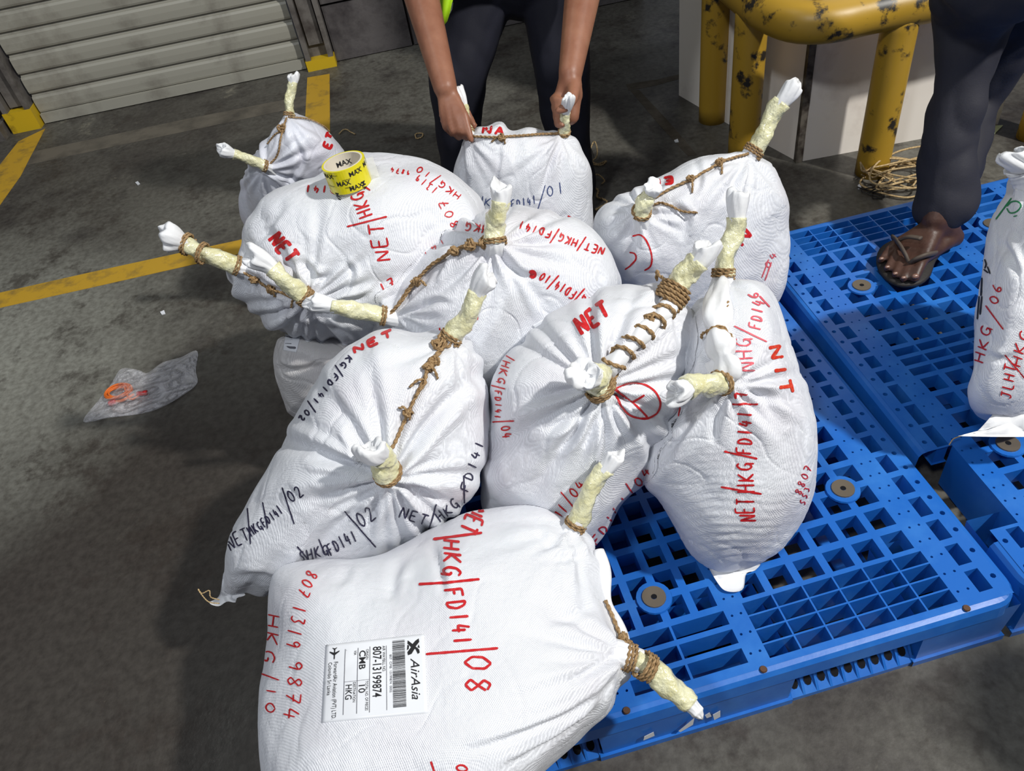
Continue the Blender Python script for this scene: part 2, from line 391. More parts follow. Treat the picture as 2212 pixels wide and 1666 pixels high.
        v, f = tube(catmull([path[0] + inn*r*2.2, path[0] + inn*r*1.0, path[0], path[max(3, i0+2)]], 14), r*np.array([1.25, 1.3, 1.3, 1.27, 1.24, 1.2, 1.16, 1.12, 1.08, 1.04, 1, 1, 1, 1]), 40, lambda u_, ph: 1+.16*(1-u_)*np.abs(np.sin(4.5*ph+ph0[5]))+.05*np.sin(11*ph+ph0[1]), cap=False)
        if neck: mesh('gathered_neck', v, f, MT['cloth'], s.root)
        if tie: s.tie(path[2], path[5]-path[1], r*1.12, tie)
        return path
    def tie(s, c, axis, r, turns=2, th=.0032):
        axis = np.array(axis, float); axis /= np.linalg.norm(axis)
        a = np.cross(axis, [0, 0, 1.0]);  a = a if np.linalg.norm(a) > .1 else np.cross(axis, [1.0, 0, 0]); a /= np.linalg.norm(a); b = np.cross(axis, a)
        t = np.linspace(0, turns*2*math.pi, 26*turns)
        p = c + np.outer(np.cos(t), a)*r + np.outer(np.sin(t), b)*r + np.outer((t/t[-1]-.5)*turns*th*1.5, axis)
        twine_mesh('twine_tie', p, th, MT['twine'], s.root)
    def rope(s, px, th=.0034, off=.003, knots=(), mt='twine', name='twine', frays=()):
        q = catmull(px, max(8, int(len(px)*7))); pts = []
        last = None
        for x, y in q:
            h, n = s.hit(x, y, off + th*.4)
            if h is None: h = P(x, y, s.rim((x, y))[0] - .005)
            pts.append(h)
        pts = np.array(pts)
        for _ in range(2): pts[1:-1] = (pts[:-2]+2*pts[1:-1]+pts[2:])/4
        twine_mesh(name, pts, th, MT[mt], s.root)
        for kx, ky, sz in knots: s.knot(kx, ky, sz, th, mt)
        for (x0, y0), (x1, y1) in frays:
            a, _ = s.hit(x0, y0, off+th); b, _ = s.hit(x1, y1, off)
            if a is None or b is None: continue
            m_ = (a+b)/2 + np.array([.002, 0, .006])
            twine_mesh('twine_end', catmull([a, m_, b], 10), th*.8, MT[mt], s.root)
    def knot(s, x, y, sz, th=.0034, mt='twine'):
        c, n = s.hit(x, y, th)
        if c is None: c = P(x, y, s.rim((x, y))[0]-.006); n = CAM-c; n /= np.linalg.norm(n)
        a = np.cross(n, [0.3, .5, .8]); a /= np.linalg.norm(a); b = np.cross(n, a)
        rg = np.random.default_rng(int(x+y)); t = np.linspace(0, 3.2*2*math.pi, 70); R = sz/ (FPX/s.d0)
        p = c + np.outer(np.cos(t)*(.55+.3*np.sin(t*.37+rg.uniform(0, 6))), a)*R + np.outer(np.sin(t)*(.5+.25*np.cos(t*.53+rg.uniform(0, 6))), b)*R + np.outer(th*1.3*np.sin(t*1.6+1)+th, n)
        twine_mesh('twine_knot', p, th, MT[mt], s.root)
    def flap(s, pts, d_off=0.0, name='sack_corner', mt='cloth', th=.003, zmin=.1345):
        """a loose flat corner of cloth, with thickness and a crumple"""
        pts = np.array(pts, float); c = pts.mean(0); out = catmull(pts, 48, True)
        v = []; f = []; rings = (1, .8, .55, .3); ds = s.depth(*c)
        base = float(s.rim(c)[0]) if s.hit(*c)[0] is None else ds
        sn = SineNoise(int(c[0]), .02, .05)
        top = []
        for side in (0, 1):
            for rr in rings:
                for p in out:
                    q = c + (p-c)*rr; X = P(q[0], q[1], base + d_off); X = X + (CAM-X)/np.linalg.norm(CAM-X)*(.004*float(sn(X[None])[0]) - side*th*(1-rr*.6))
                    if X[2] < zmin + (0 if side else th): X = CAM + (X-CAM)*((zmin + (0 if side else th)-CAMH)/(X[2]-CAMH))
                    v.append(X)
            X = P(c[0], c[1], base+d_off); v.append(X + (CAM-X)/np.linalg.norm(CAM-X)*(.004*float(sn(X[None])[0])-side*th))
        k = 48
        for side in (0, 1):
            o = side*(k*4+1)
            for i in range(3):
                f += [(o+i*k+j, o+i*k+(j+1) % k, o+(i+1)*k+(j+1) % k, o+(i+1)*k+j) for j in range(k)]
            f += [(o+3*k+j, o+3*k+(j+1) % k, o+4*k) for j in range(k)]
        f += [(j, (j+1) % k, k*4+1+(j+1) % k, k*4+1+j) for j in range(k)]
        return mesh(name, v, f, MT[mt], s.root)

def twine_mesh(name, pts, th, m, parent=None, strands=2):
    pts = np.asarray(pts, float)
    L = np.linalg.norm(np.diff(pts, axis=0), axis=1).sum()
    n = int(min(260, max(8, L/(th*1.1)))); q = catmull(pts, n); t, N, B = frames(q)
    b = MB(); s = np.linspace(0, L, n)
    for k in range(strands):
        ph = s/(th*5.5)*2*math.pi + k*2*math.pi/strands
        th_ = th*.80; p = q + N*(np.cos(ph)*th_*.48)[:, None] + B*(np.sin(ph)*th_*.48)[:, None]
        b.add(*tube(p, th_*.62, 5))
    return b.build(name, m, parent, True)

# ================================================================== THE SETTING
def floor_material():
    m = mat('worn_concrete', (.06, .058, .055), .5, .4)
    nt = m.node_tree; b = nt.nodes['Principled BSDF']; tc = [n for n in nt.nodes if n.type == 'TEX_COORD'][0]
    def noise_(sc, det, seed, rough=.6):
        n = nt.nodes.new('ShaderNodeTexNoise'); n.noise_dimensions = '4D'; n.inputs['W'].default_value = seed
        n.inputs['Scale'].default_value = sc; n.inputs['Detail'].default_value = det; n.inputs['Roughness'].default_value = rough
        nt.links.new(tc.outputs['Object'], n.inputs['Vector']); return n
    def ramp(n, *els):
        r = nt.nodes.new('ShaderNodeValToRGB')
        while len(r.color_ramp.elements) < len(els): r.color_ramp.elements.new(.5)
        for e, (p, c) in zip(r.color_ramp.elements, els): e.position = p; e.color = (*c, 1)
        nt.links.new(n.outputs['Fac'], r.inputs['Fac']); return r
    def mix(a, c, fac, mode='MIX'):
        x = nt.nodes.new('ShaderNodeMix'); x.data_type = 'RGBA'; x.blend_type = mode
        nt.links.new(a.outputs[0] if a.type != 'MIX' else a.outputs[2], x.inputs[6])
        if isinstance(c, tuple): x.inputs[7].default_value = (*c, 1)
        else: nt.links.new(c.outputs[0] if c.type != 'MIX' else c.outputs[2], x.inputs[7])
        if isinstance(fac, float): x.inputs[0].default_value = fac
        else: nt.links.new(fac.outputs[0], x.inputs[0])
        return x
    base = ramp(noise_(1.1, 8, 1.0), (.32, lin(64, 60, 56)), (.5, lin(88, 86, 80)), (.72, lin(110, 109, 102)))
    stain = ramp(noise_(3.2, 9, 5.0, .7), (.36, (1, 1, 1)), (.50, (0, 0, 0)))
    x1 = mix(base, lin(52, 48, 46), stain)
    pale = ramp(noise_(4.5, 10, 9.0, .75), (.60, (0, 0, 0)), (.72, (.75, .75, .75)))
    x2 = mix(x1, lin(150, 146, 130), pale)
    # brown grime, with the shadow left of the sacks darkened into the same patch
    mp = nt.nodes.new('ShaderNodeMapping'); mp.inputs['Location'].default_value = (.66, -1.42, 0); mp.inputs['Scale'].default_value = (1.2, 1.15, 1)
    nt.links.new(tc.outputs['Object'], mp.inputs['Vector'])
    wob = noise_(3.0, 6, 21.0); ad = nt.nodes.new('ShaderNodeVectorMath'); ad.operation = 'MULTIPLY_ADD'; ad.inputs[1].default_value = (1, 1, 1)
    nt.links.new(mp.outputs[0], ad.inputs[0]); sc_ = nt.nodes.new('ShaderNodeVectorMath'); sc_.operation = 'SCALE'; sc_.inputs['Scale'].default_value = .55
    nt.links.new(wob.outputs['Color'], sc_.inputs[0]); nt.links.new(sc_.outputs[0], ad.inputs[2])
    ln = nt.nodes.new('ShaderNodeVectorMath'); ln.operation = 'LENGTH'; nt.links.new(ad.outputs[0], ln.inputs[0])
    rg_ = nt.nodes.new('ShaderNodeMapRange'); nt.links.new(ln.outputs['Value'], rg_.inputs[0]); rg_.inputs[1].default_value = .55; rg_.inputs[2].default_value = 1.25; rg_.inputs[3].default_value = .85; rg_.inputs[4].default_value = 0.0
    x2 = mix(x2, lin(54, 49, 45), rg_)
    # pale slab patch at the left, with the pool of light painted into it
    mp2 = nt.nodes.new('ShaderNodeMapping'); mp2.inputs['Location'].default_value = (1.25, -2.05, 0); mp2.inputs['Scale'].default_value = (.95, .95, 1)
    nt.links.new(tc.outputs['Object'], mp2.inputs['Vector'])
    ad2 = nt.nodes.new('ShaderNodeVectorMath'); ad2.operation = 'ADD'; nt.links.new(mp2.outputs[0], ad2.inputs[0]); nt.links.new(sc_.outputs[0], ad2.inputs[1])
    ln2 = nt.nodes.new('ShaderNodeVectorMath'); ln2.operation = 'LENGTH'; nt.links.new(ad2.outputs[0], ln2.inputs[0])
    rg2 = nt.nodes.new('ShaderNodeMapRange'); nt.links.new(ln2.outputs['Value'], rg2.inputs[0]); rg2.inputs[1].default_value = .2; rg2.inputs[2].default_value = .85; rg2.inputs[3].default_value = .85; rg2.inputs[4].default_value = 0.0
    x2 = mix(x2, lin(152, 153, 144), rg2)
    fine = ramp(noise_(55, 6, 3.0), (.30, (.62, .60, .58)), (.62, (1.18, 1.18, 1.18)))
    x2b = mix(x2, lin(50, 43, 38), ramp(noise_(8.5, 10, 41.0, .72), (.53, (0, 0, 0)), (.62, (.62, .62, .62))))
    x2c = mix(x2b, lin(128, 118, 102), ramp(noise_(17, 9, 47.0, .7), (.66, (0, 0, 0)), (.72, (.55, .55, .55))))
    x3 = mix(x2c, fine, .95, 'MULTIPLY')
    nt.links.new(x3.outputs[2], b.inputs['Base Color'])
    rr = nt.nodes.new('ShaderNodeMapRange'); n2 = noise_(2.6, 6, 12.0)
    nt.links.new(n2.outputs['Fac'], rr.inputs[0]); rr.inputs[1].default_value = .3; rr.inputs[2].default_value = .7; rr.inputs[3].default_value = .32; rr.inputs[4].default_value = .62
    nt.links.new(rr.outputs[0], b.inputs['Roughness'])
    bp = nt.nodes.new('ShaderNodeBump'); bp.inputs['Strength'].default_value = .25; bp.inputs['Distance'].default_value = .006
    n3 = noise_(28, 8, 2.0); nt.links.new(n3.outputs['Fac'], bp.inputs['Height']); nt.links.new(bp.outputs['Normal'], b.inputs['Normal'])
    return m
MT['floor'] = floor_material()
MT['yellow_line'] = mat('worn_yellow_floor_paint', lin(190, 150, 44), .55, .4, var=(14, lin(120, 100, 56), .5, .74), bump=(60, .2, .002))
MT['shutter'] = mat('grey_green_shutter_paint', lin(160, 158, 147), .45, .5, var=(5, lin(118, 113, 104), .5, .75), bump=(16, .08, .004))
MT['jamb'] = mat('grimy_grey_steel', lin(110, 106, 102), .5, .5, var=(11, lin(60, 54, 52), .42, .7))
MT['yellow'] = mat('yellow_paint', lin(206, 172, 30), .45, .5, var=(14, lin(120, 96, 30), .55, .75))
MT['block'] = mat('grey_painted_block', lin(96, 92, 92), .8, .2, var=(9, lin(58, 54, 56), .4, .7), bump=(50, .4, .004))
MT['mortar'] = mat('dark_mortar', lin(44, 40, 40), .9, .1)
MT['darkwall'] = mat('dark_grimy_wall', lin(74, 64, 62), .8, .2, var=(6, lin(34, 30, 30), .4, .65))
MT['pillar'] = mat('scuffed_cream_paint', lin(238, 231, 222), .5, .4, var=(4, lin(196, 184, 174), .52, .78), bump=(30, .1, .003))
MT['pillar_steel'] = mat('bare_edge', lin(96, 90, 82), .5, .5, var=(30, lin(46, 38, 34), .4, .6))
MT['rail'] = mat('scuffed_yellow_rail_paint', lin(172, 136, 42), .42, .5, var=(17, lin(38, 34, 30), .555, .64), bump=(24, .15, .003))
MT['joint'] = mat('dirty_floor_joint', lin(76, 70, 62), .9, .1, var=(20, lin(96, 90, 82), .4, .7))

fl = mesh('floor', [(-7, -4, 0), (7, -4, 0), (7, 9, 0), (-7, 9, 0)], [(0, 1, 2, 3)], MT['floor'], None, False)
tag(fl, kind='structure')
def strip(name, px, m, z=.0012, parent=fl):
    pts = [onz(x, y, 0) for x, y in px]; n = len(pts)
    v = [(p[0], p[1], z) for p in pts] + [(p[0], p[1], -.004) for p in pts]
    f = [tuple(range(n))] + [(i, n+i, n+(i+1) % n, (i+1) % n) for i in range(n)]
    return mesh(name, v, f, m, parent, False)
strip('floor_line', [(-120, 660), (200, 588), (660, 488), (664, 516), (200, 621), (-120, 692)], MT['yellow_line'])
strip('floor_line', [(664, 168), (712, 160), (713, 280), (716, 470), (650, 490), (658, 285)], MT['yellow_line'])
strip('floor_line', [(40, 306), (98, 278), (45, 380), (-40, 500), (-120, 560), (-90, 470)], MT['yellow_line'])
MT['faded'] = mat('faded_floor_paint', lin(104, 98, 88), .6, .3, var=(8, lin(72, 68, 62), .42, .7))
strip('floor_line', [(70,328),(400,258),(664,206),(664,228),(400,284),(52,358)], MT['faded'], .0008)
strip('floor_joint', [(1352, 182), (1358, 196), (1420, 184), (1512, 158), (1512, 150), (1420, 172)], MT['joint'], .0006)
strip('floor_joint', [(1362, 196), (1380, 194), (1440, 258), (1506, 335), (1486, 338), (1424, 270)], MT['joint'], .0006)

# shutter door
SA = np.array([-1.830, 3.648, 0]); SB = np.array([-.634, 3.686, 0]); SD = (SB-SA)/np.linalg.norm(SB-SA); SL = np.linalg.norm(SB-SA); SN = np.array([SD[1], -SD[0], 0])  # SN faces the camera
def sh(u, d, z): return SA + SD*u + SN*d + np.array([0, 0, z])
door = empty('door_1', SA); tag(door, kind='structure')
pitch = .086; NS = 15
prof = [(0, -.012), (.004, .000), (.012, .003), (.040, .005), (.064, .004), (.073, .000), (.076, -.010), (.086, -.012)]
sv = [(u, d, z) for u in (0, SL) for z, d in prof]; k = len(prof)
sf = [(i, k+i, k+i+1, i+1) for i in range(k-1)]
sm = None
for i in range(NS):
    if sm is None:
        o = mesh('slat', [sh(u, d, z) for u, d, z in sv], sf, MT['shutter'], door, False); sm = o
        sm.location.z += .045
    else:
        o = sm.copy(); scene.collection.objects.link(o); o.location = sm.location; o.location.z += pitch*i
bb = MB(); bb.box((0, -.014, .004), (SL, .016, .046)); bb.xf(lambda p: sh(*p)).build('bottom_bar', MT['shutter'], door)
bb = MB(); bb.box((0, -.010, .0), (SL, .010, .005)); bb.xf(lambda p: sh(*p)).build('rubber_seal', MT['hole'], door)
bb = MB(); bb.box((-.1, -.05, .045+pitch*NS), (SL+.1, -.015, 2.6)); bb.xf(lambda p: sh(*p)).build('shutter_curtain', MT['shutter'], door)
def jamb(name, u0, u1, fh):
    r = empty(name, sh((u0+u1)/2, 0, 0)); tag(r, kind='structure')
    b = MB(); b.box((u0, -.06, .0), (u1, .004, 2.6)); b.box((u0, .004, .0), (u0+.022, .05, 2.6)); b.box((u1-.022, .004, .0), (u1, .05, 2.6)); b.box((u0+.03, .002, .1), (u1-.03, .022, 2.6))
    b.xf(lambda p: sh(*p)).build('channel', MT['jamb'], r)
    b = MB(); b.box((u0-.004, -.06, 0), (u1+.004, .054, fh)); b.xf(lambda p: sh(*p)).build('painted_foot', MT['yellow'], r)
    return r
jamb('trim_1', -.13, -.012, .09); jamb('trim_2', SL+.012, SL+.135, .045)
b = MB(); b.box((-3.2, -.2, 0), (-.13, -.02, 2.6)); o = b.xf(lambda p: sh(*p)).build('wall_left', MT['darkwall']); tag(o, kind='structure')
b = MB(); b.box((-.30, -.04, 0), (-.17, .10, 2.6)); b.box((-.32, -.04, 0), (-.15, .11, .06)); o = b.xf(lambda p: sh(*p)).build('trim_3', MT['jamb']); tag(o, kind='structure')
# block wall on the right of the shutter
wb = empty('wall_back', sh(SL+.8, 0, 0)); tag(wb, kind='structure')
b = MB(); b.box((SL+.135, -.2, 0), (SL+1.56, -.014, 2.6)); b.xf(lambda p: sh(*p)).build('mortar_backing', MT['mortar'], wb)
bm0 = None
for row in range(5):
    for c in range(4):
        u0 = SL+.14 + c*.36 + (0 if row % 2 else -.0); u1 = u0+.35
        if row % 2: u0 -= (0 if c == 0 else .18); u1 -= .18
        if row % 2 and c == 3: u1 += .18
        bl = MB(); bl.box((u0, -.02, row*.245+.004), (u1, .0 + random.uniform(0, .004), row*.245+.238)); bl.xf(lambda p: sh(*p)).build('block', MT['block'], wb)

# cream pillar with its worn steel edge
pf = [onz(1724, 350), (1.62, 2.09, 0), (1.62, 2.75, 0), (.80, 2.70, 0), onz(1562, 262)]
pv = [(p[0], p[1], 0) for p in pf] + [(p[0], p[1], 2.8) for p in pf]
pil = mesh('wall_right', pv, [(i, (i+1) % 5, 5+(i+1) % 5, 5+i) for i in range(5)] + [(5, 6, 7, 8, 9)], MT['pillar'], None, False); tag(pil, kind='structure')
e = pf[0]; b = MB(); b.box((e[0]-.010, e[1]-.006, 0), (e[0]+.010, e[1]+.012, 2.8)); b.build('edge_strip', MT['pillar_steel'], pil)

# bent yellow guard rail
gr = empty('guard_rail', onz(1605, 350)); tag(gr, 'thick scuffed yellow pipe guard rail around the cream pillar', 'guard rail')
RZ = .470
PL, PC, PR = onz(1539, 258), onz(1604, 338), onz(1882, 372)
def post(base):
    v, f = tube(np.array([[base[0], base[1], z] for z in np.linspace(0, RZ, 10)]), .046, 24); return mesh('post', v, f, MT['rail'], gr)
for q in (PL, PC, PR): post(q)
bp_ = [PL+[0, .25, RZ], PL+[0, 0, RZ], PC+[0, 0, RZ], [PC[0]+.012, PR[1]+.12, RZ], [PC[0]+.05, PR[1]+.03, RZ], [PC[0]+.12, PR[1]-.005, RZ], PR+[-.08, 0, RZ], PR+[.1, .0, RZ], PR+[.6, .02, RZ]]
v, f = tube(catmull(bp_, 70), .052, 24); mesh('top_pipe', v, f, MT['rail'], gr)
v, f = tube(np.array([PR+[.5, .017, z] for z in np.linspace(0, RZ, 6)]), .046, 24); mesh('post', v, f, MT['rail'], gr)

# ================================================================== PALLETS
PT = .13; DTH = .045
def grid_patch(b, x0, x1, y0, y1, nx, ny, rib, th=DTH, rib_y=None):
    rib_y = rib if rib_y is None else rib_y
    if nx == 0 or ny == 0:
        b.quad((x0, y0, PT), (x1, y0, PT), (x1, y1, PT), (x0, y1, PT)); b.quad((x0, y0, PT-.006), (x0, y1, PT-.006), (x1, y1, PT-.006), (x1, y0, PT-.006)); return
    def brk(a, c, n, r):
        p = (c-a)/n; o = [a]
        for i in range(n): o += [a+p*i+r/2, a+p*(i+1)-r/2]
        return o + [c]
    xs, ys = brk(x0, x1, nx, rib), brk(y0, y1, ny, rib_y)
    for i in range(len(xs)-1):
        for j in range(len(ys)-1):
            a, c, d, e = xs[i], xs[i+1], ys[j], ys[j+1]
            if i % 2 == 1 and j % 2 == 1:
                z0, z1 = PT, PT-th
                b.quad((a, d, z0), (c, d, z0), (c, d, z1), (a, d, z1)); b.quad((c, e, z0), (a, e, z0), (a, e, z1), (c, e, z1))
                b.quad((a, e, z0), (a, d, z0), (a, d, z1), (a, e, z1)); b.quad((c, d, z0), (c, e, z0), (c, e, z1), (c, d, z1))
            else:
                b.quad((a, d, PT), (c, d, PT), (c, e, PT), (a, e, PT)); b.quad((a, e, PT-th), (c, e, PT-th), (c, d, PT-th), (a, d, PT-th))
def dot_patch(b, x0, x1, y0, y1, n, r, alongy=True):
    """a strip with a row of round drilled holes"""
    for i in range(n):
        if alongy: a, c, d, e = x0, x1, y0+(y1-y0)*i/n, y0+(y1-y0)*(i+1)/n
        else: a, c, d, e = x0+(x1-x0)*i/n, x0+(x1-x0)*(i+1)/n, y0, y1
        mx, my = (a+c)/2, (d+e)/2
        ou = [(a, my), (a, d), (mx, d), (c, d), (c, my), (c, e), (mx, e), (a, e)]
        inn = [(mx+r*math.cos(t), my+r*math.sin(t)) for t in [math.pi + k*math.pi/4 for k in range(8)]]
        v = [(x, y, PT) for x, y in ou] + [(x, y, PT) for x, y in inn] + [(x, y, PT-.02) for x, y in inn]
        f = [(k, (k+1) % 8, 8+(k+1) % 8, 8+k) for k in range(8)] + [(8+k, 8+(k+1) % 8, 16+(k+1) % 8, 16+k) for k in range(8)]
        b.add(v, f)
W, DP = 1.06, 1.04
def make_pallet(name, label, origin, az, broken=False):
    """origin: front-right corner; local x runs left (negative) to right, local y runs back"""
    c, s_ = math.cos(az), math.sin(az); O = np.array([origin[0], origin[1], 0])
    T = lambda p: O + np.array([c*p[0]-s_*p[1], s_*p[0]+c*p[1], p[2]])
    root = empty(name, T((-W/2, DP/2, 0))); tag(root, label, 'pallet', 'blue plastic pallets')
    b = MB()
    E_ = .012
    us = [(-E_, -.032, 'dot'), (-.032, -.062, 'row'), (-.062, -.096, 'solid'), (-.096, -.408, 'grid6'), (-.408, -.438, 'solid'), (-.438, -.622, 'grid4'),
          (-.622, -.652, 'solid'), (-.652, -.964, 'grid6'), (-.964, -.998, 'solid'), (-.998, -1.028, 'row'), (-1.028, -W+E_, 'dot')]
    vs_ = [(E_, .022, 'edge'), (.022, .122, 'rib'), (.122, .475, 'field'), (.475, .565, 'mid'), (.565, .918, 'field'), (.918, 1.018, 'rib'), (1.018, DP-E_, 'edge')]
    for x1, x0, ut in us:
        for y0, y1, vt in vs_:
            if broken and ut == 'dot' and x0 < -.9 and vt == 'field' and y0 < .3:
                dot_patch(b, x0, x1, .30, y1, 4, .0045); continue
            if broken and ut == 'row' and x0 < -.9 and vt == 'field' and y0 < .3:
                grid_patch(b, x0, x1, .30, y1, 1, 3, .008); continue
            if vt == 'edge': grid_patch(b, x0, x1, y0, y1, 0, 0, 0)
            elif ut == 'solid':
                n = max(2, int((y1-y0)/.028)); xm = (x0+x1)/2
                dot_patch(b, x0, xm, y0, y1, n, .0022); dot_patch(b, xm, x1, y0, y1, n, .0022)
            elif ut == 'dot': dot_patch(b, x0, x1, y0, y1, max(2, int((y1-y0)/.034)), .0045)
            elif ut == 'row': grid_patch(b, x0, x1, y0, y1, 1, {'rib': 2, 'field': 7, 'mid': 2}[vt], .007, rib_y=.012)
            elif vt == 'field': grid_patch(b, x0, x1, y0, y1, 6 if ut == 'grid6' else 4, 7, .0135, .034)
            elif vt == 'rib':
                if ut == 'grid6': grid_patch(b, x0, x1, y0, y1, 6, 4, .0028)
                else: grid_patch(b, x0, x1, y0, y1, 2, 3, .004, rib_y=.009)
            elif vt == 'mid': grid_patch(b, x0, x1, y0, y1, 6 if ut == 'grid6' else 3, 3, .004, rib_y=.010)
    # rounded, chamfered rim
    R = .04; path = []
    for (cx, cy, a0) in ((-R, R, -90), (-R, DP-R, 0), (-W+R, DP-R, 90), (-W+R, R, 180)):
        for t in range(7): a = math.radians(a0+t*15); path.append((cx, cy, math.cos(a), math.sin(a)))
    n = len(path); v = []; f = []
    prf = [(-.016, 0), (-.005, -.003), (0, -.010), (.002, -.038), (-.001, -.040)]
    for (cx, cy, ca, sa) in path:
        for dr, z in prf: v.append((cx+(R+dr)*ca, cy+(R+dr)*sa, PT+z))
    k = len(prf)
    for i in range(n):
        if broken:
            m_ = ((path[i][0] + path[(i+1) % n][0])/2 < -W+R+.01) and path[i][3] == path[i][3] and abs(path[i][1]-path[(i+1) % n][1]) > .3
            if m_: continue
        f += [(i*k+j, ((i+1) % n)*k+j, ((i+1) % n)*k+j+1, i*k+j+1) for j in range(k-1)]
    b.add(v, f)
    if broken:   # left rim left standing only behind the break
        for ya, yb in ((.30, DP-R), (R, .10)):
            b.add([(-W-dr_, y, PT+z) for y in (ya, yb) for dr_, z in ((-.016, 0), (-.005, -.003), (0, -.010), (.002, -.038), (-.001, -.085))],
                  [(j, 5+j, 6+j, 1+j) for j in range(4)])
        b.quad((-.998, .122, PT), (-.998, .30, PT), (-.998, .30, 0.02), (-.998, .122, .02))
    b.xf(T).build('deck', MT['pallet'], root)
    # feet, with the fork openings between them
    for i, (a, e) in enumerate(((-W+.002, -W+.17), (-.69, -.37), (-.16, -.002))):
        for j, (d, g) in enumerate(((.001, .16), (DP/2-.1, DP/2+.1), (DP-.16, DP-.001))):
            bb = MB(); z1 = PT-.02; t = .006
            bb.add([(a+t, d+t*.5, 0), (e-t, d+t*.5, 0), (e-t, g-t*.5, 0), (a+t, g-t*.5, 0), (a, d, z1), (e, d, z1), (e, g, z1), (a, g, z1)],
                   [(0, 1, 5, 4), (1, 2, 6, 5), (2, 3, 7, 6), (3, 0, 4, 7), (0, 3, 2, 1)])
            bb.add([(a-.001, d-.002, 0), (e+.001, d-.002, 0), (e+.001, d-.002, .014), (a-.001, d-.002, .014), (a, d+.01, .014), (e, d+.01, .014)], [(0, 1, 2, 3), (3, 2, 5, 4)])
            bb.xf(T).build('foot_block', MT['pallet'], root)
    for a, e in ((-.37, -.16), (-W+.17, -.69)):
        for d, sg in ((.002, 1), (DP-.002, -1)):
            fr = MB(); fr.add([(a, d, 0), (e, d, 0), (e, d, .010), (a, d, .010), (a, d+sg*.035, .034), (e, d+sg*.035, .034), (a, d+sg*.04, 0), (e, d+sg*.04, 0)], [(0, 1, 2, 3), (3, 2, 5, 4), (4, 5, 7, 6)])
            nn = 9
            for i in range(nn+1):
                x = a+(e-a)*i/nn; fr.add([(x-.002, d, .010), (x+.002, d, .010), (x+.002, d+sg*.035, .052), (x-.002, d+sg*.035, .052), (x-.002, d+sg*.035, .03), (x+.002, d+sg*.035, .03)], [(0, 1, 2, 3), (0, 3, 4), (1, 5, 2), (2, 3, 4, 5)])
            rail_o = fr.xf(T).build('fork_rail', MT['pallet'], root)
            hb = MB()
            for i in range(nn):
                x = a+(e-a)*(i+.5)/nn; vv = []
                for t in range(10):
                    q = t*math.pi/5; yy = .0175+.0075*math.sin(q); vv.append((x+.0065*math.cos(q), d+sg*yy-sg*.0006, .010+.024*yy/.035+.0012))
                hb.add(vv, [tuple(range(10))])
            hb.xf(T).build('rail_holes', MT['hole'], root)
    for y in (.05, DP/2, DP-.05):
        r_ = MB(); r_.box((-W+.02, y-.03, .0), (-.02, y+.03, .018)); r_.xf(T).build('runner', MT['pallet'], root)
    for x in (-.90, -.53, -.16):
        r_ = MB(); r_.box((x-.03, .05, .0), (x+.03, DP-.05, .016)); r_.xf(T).build('runner', MT['pallet'], root)
    # steel washers in their rings
    for (x, y) in ((-.536, .172), (-.148, .271), (-.912, .271), (-.148, DP-.271), (-.912, DP-.271), (-.53, DP-.172)):
        v = []; f = []; N_ = 20
        for rr, z in ((.030, PT+.0005), (.029, PT+.004), (.021, PT+.004)): v += [(x+rr*math.cos(t*2*math.pi/N_), y+rr*math.sin(t*2*math.pi/N_), z) for t in range(N_)]
        v += [(x, y, PT+.004)]
        f = [(i*N_+j, i*N_+(j+1) % N_, (i+1)*N_+(j+1) % N_, (i+1)*N_+j) for i in range(2) for j in range(N_)] + [(2*N_+j, 2*N_+(j+1) % N_, 3*N_) for j in range(N_)]
        mesh('ring_boss', [T(p) for p in v], f, MT['pallet'], root, False)
        v = []
        for rr, z in ((.020, PT+.003), (.0195, PT+.0065), (.005, PT+.006), (.004, PT+.002)): v += [(x+rr*math.cos(t*2*math.pi/N_), y+rr*math.sin(t*2*math.pi/N_), z) for t in range(N_)]
        f = [(i*N_+j, i*N_+(j+1) % N_, (i+1)*N_+(j+1) % N_, (i+1)*N_+j) for i in range(3) for j in range(N_)]
        wo = mesh('washer', [T(p) for p in v], f, MT['washer'], root, False)
        v = [T((x+.0045*math.cos(t*.63), y+.0045*math.sin(t*.63), PT+.0058)) for t in range(10)]
        mesh('washer_hole', v, [tuple(range(10))], MT['hole'], wo, False)
    for (x, y) in ((-.424, .010), (-.093, .010), (-.640, .010), (-.968, .012)):
        v = [T((x+rr*math.cos(t*.5236), y+rr*math.sin(t*.5236), PT+z)) for rr, z in ((.0060, .0003), (.0048, .0022)) for t in range(12)]
        mesh('screw', v, [(j, (j+1) % 12, 12+(j+1) % 12, 12+j) for j in range(12)] + [tuple(range(12, 24))], MT['rust'], root, False)
    return root, T
_o = onz(2190, 1268, .13)
P1, T1 = make_pallet('plastic_pallet', 'bright blue plastic pallet under the pile of white sacks', (_o[0]+.008, _o[1]-.020), math.radians(5.5))
AZ2 = math.radians(4.1); fl2 = np.array([.722, .548])
P2, T2 = make_pallet('plastic_pallet', 'blue plastic pallet with a broken edge, under the sandalled foot', (fl2[0]+W*math.cos(AZ2), fl2[1]+W*math.sin(AZ2)), AZ2, True)

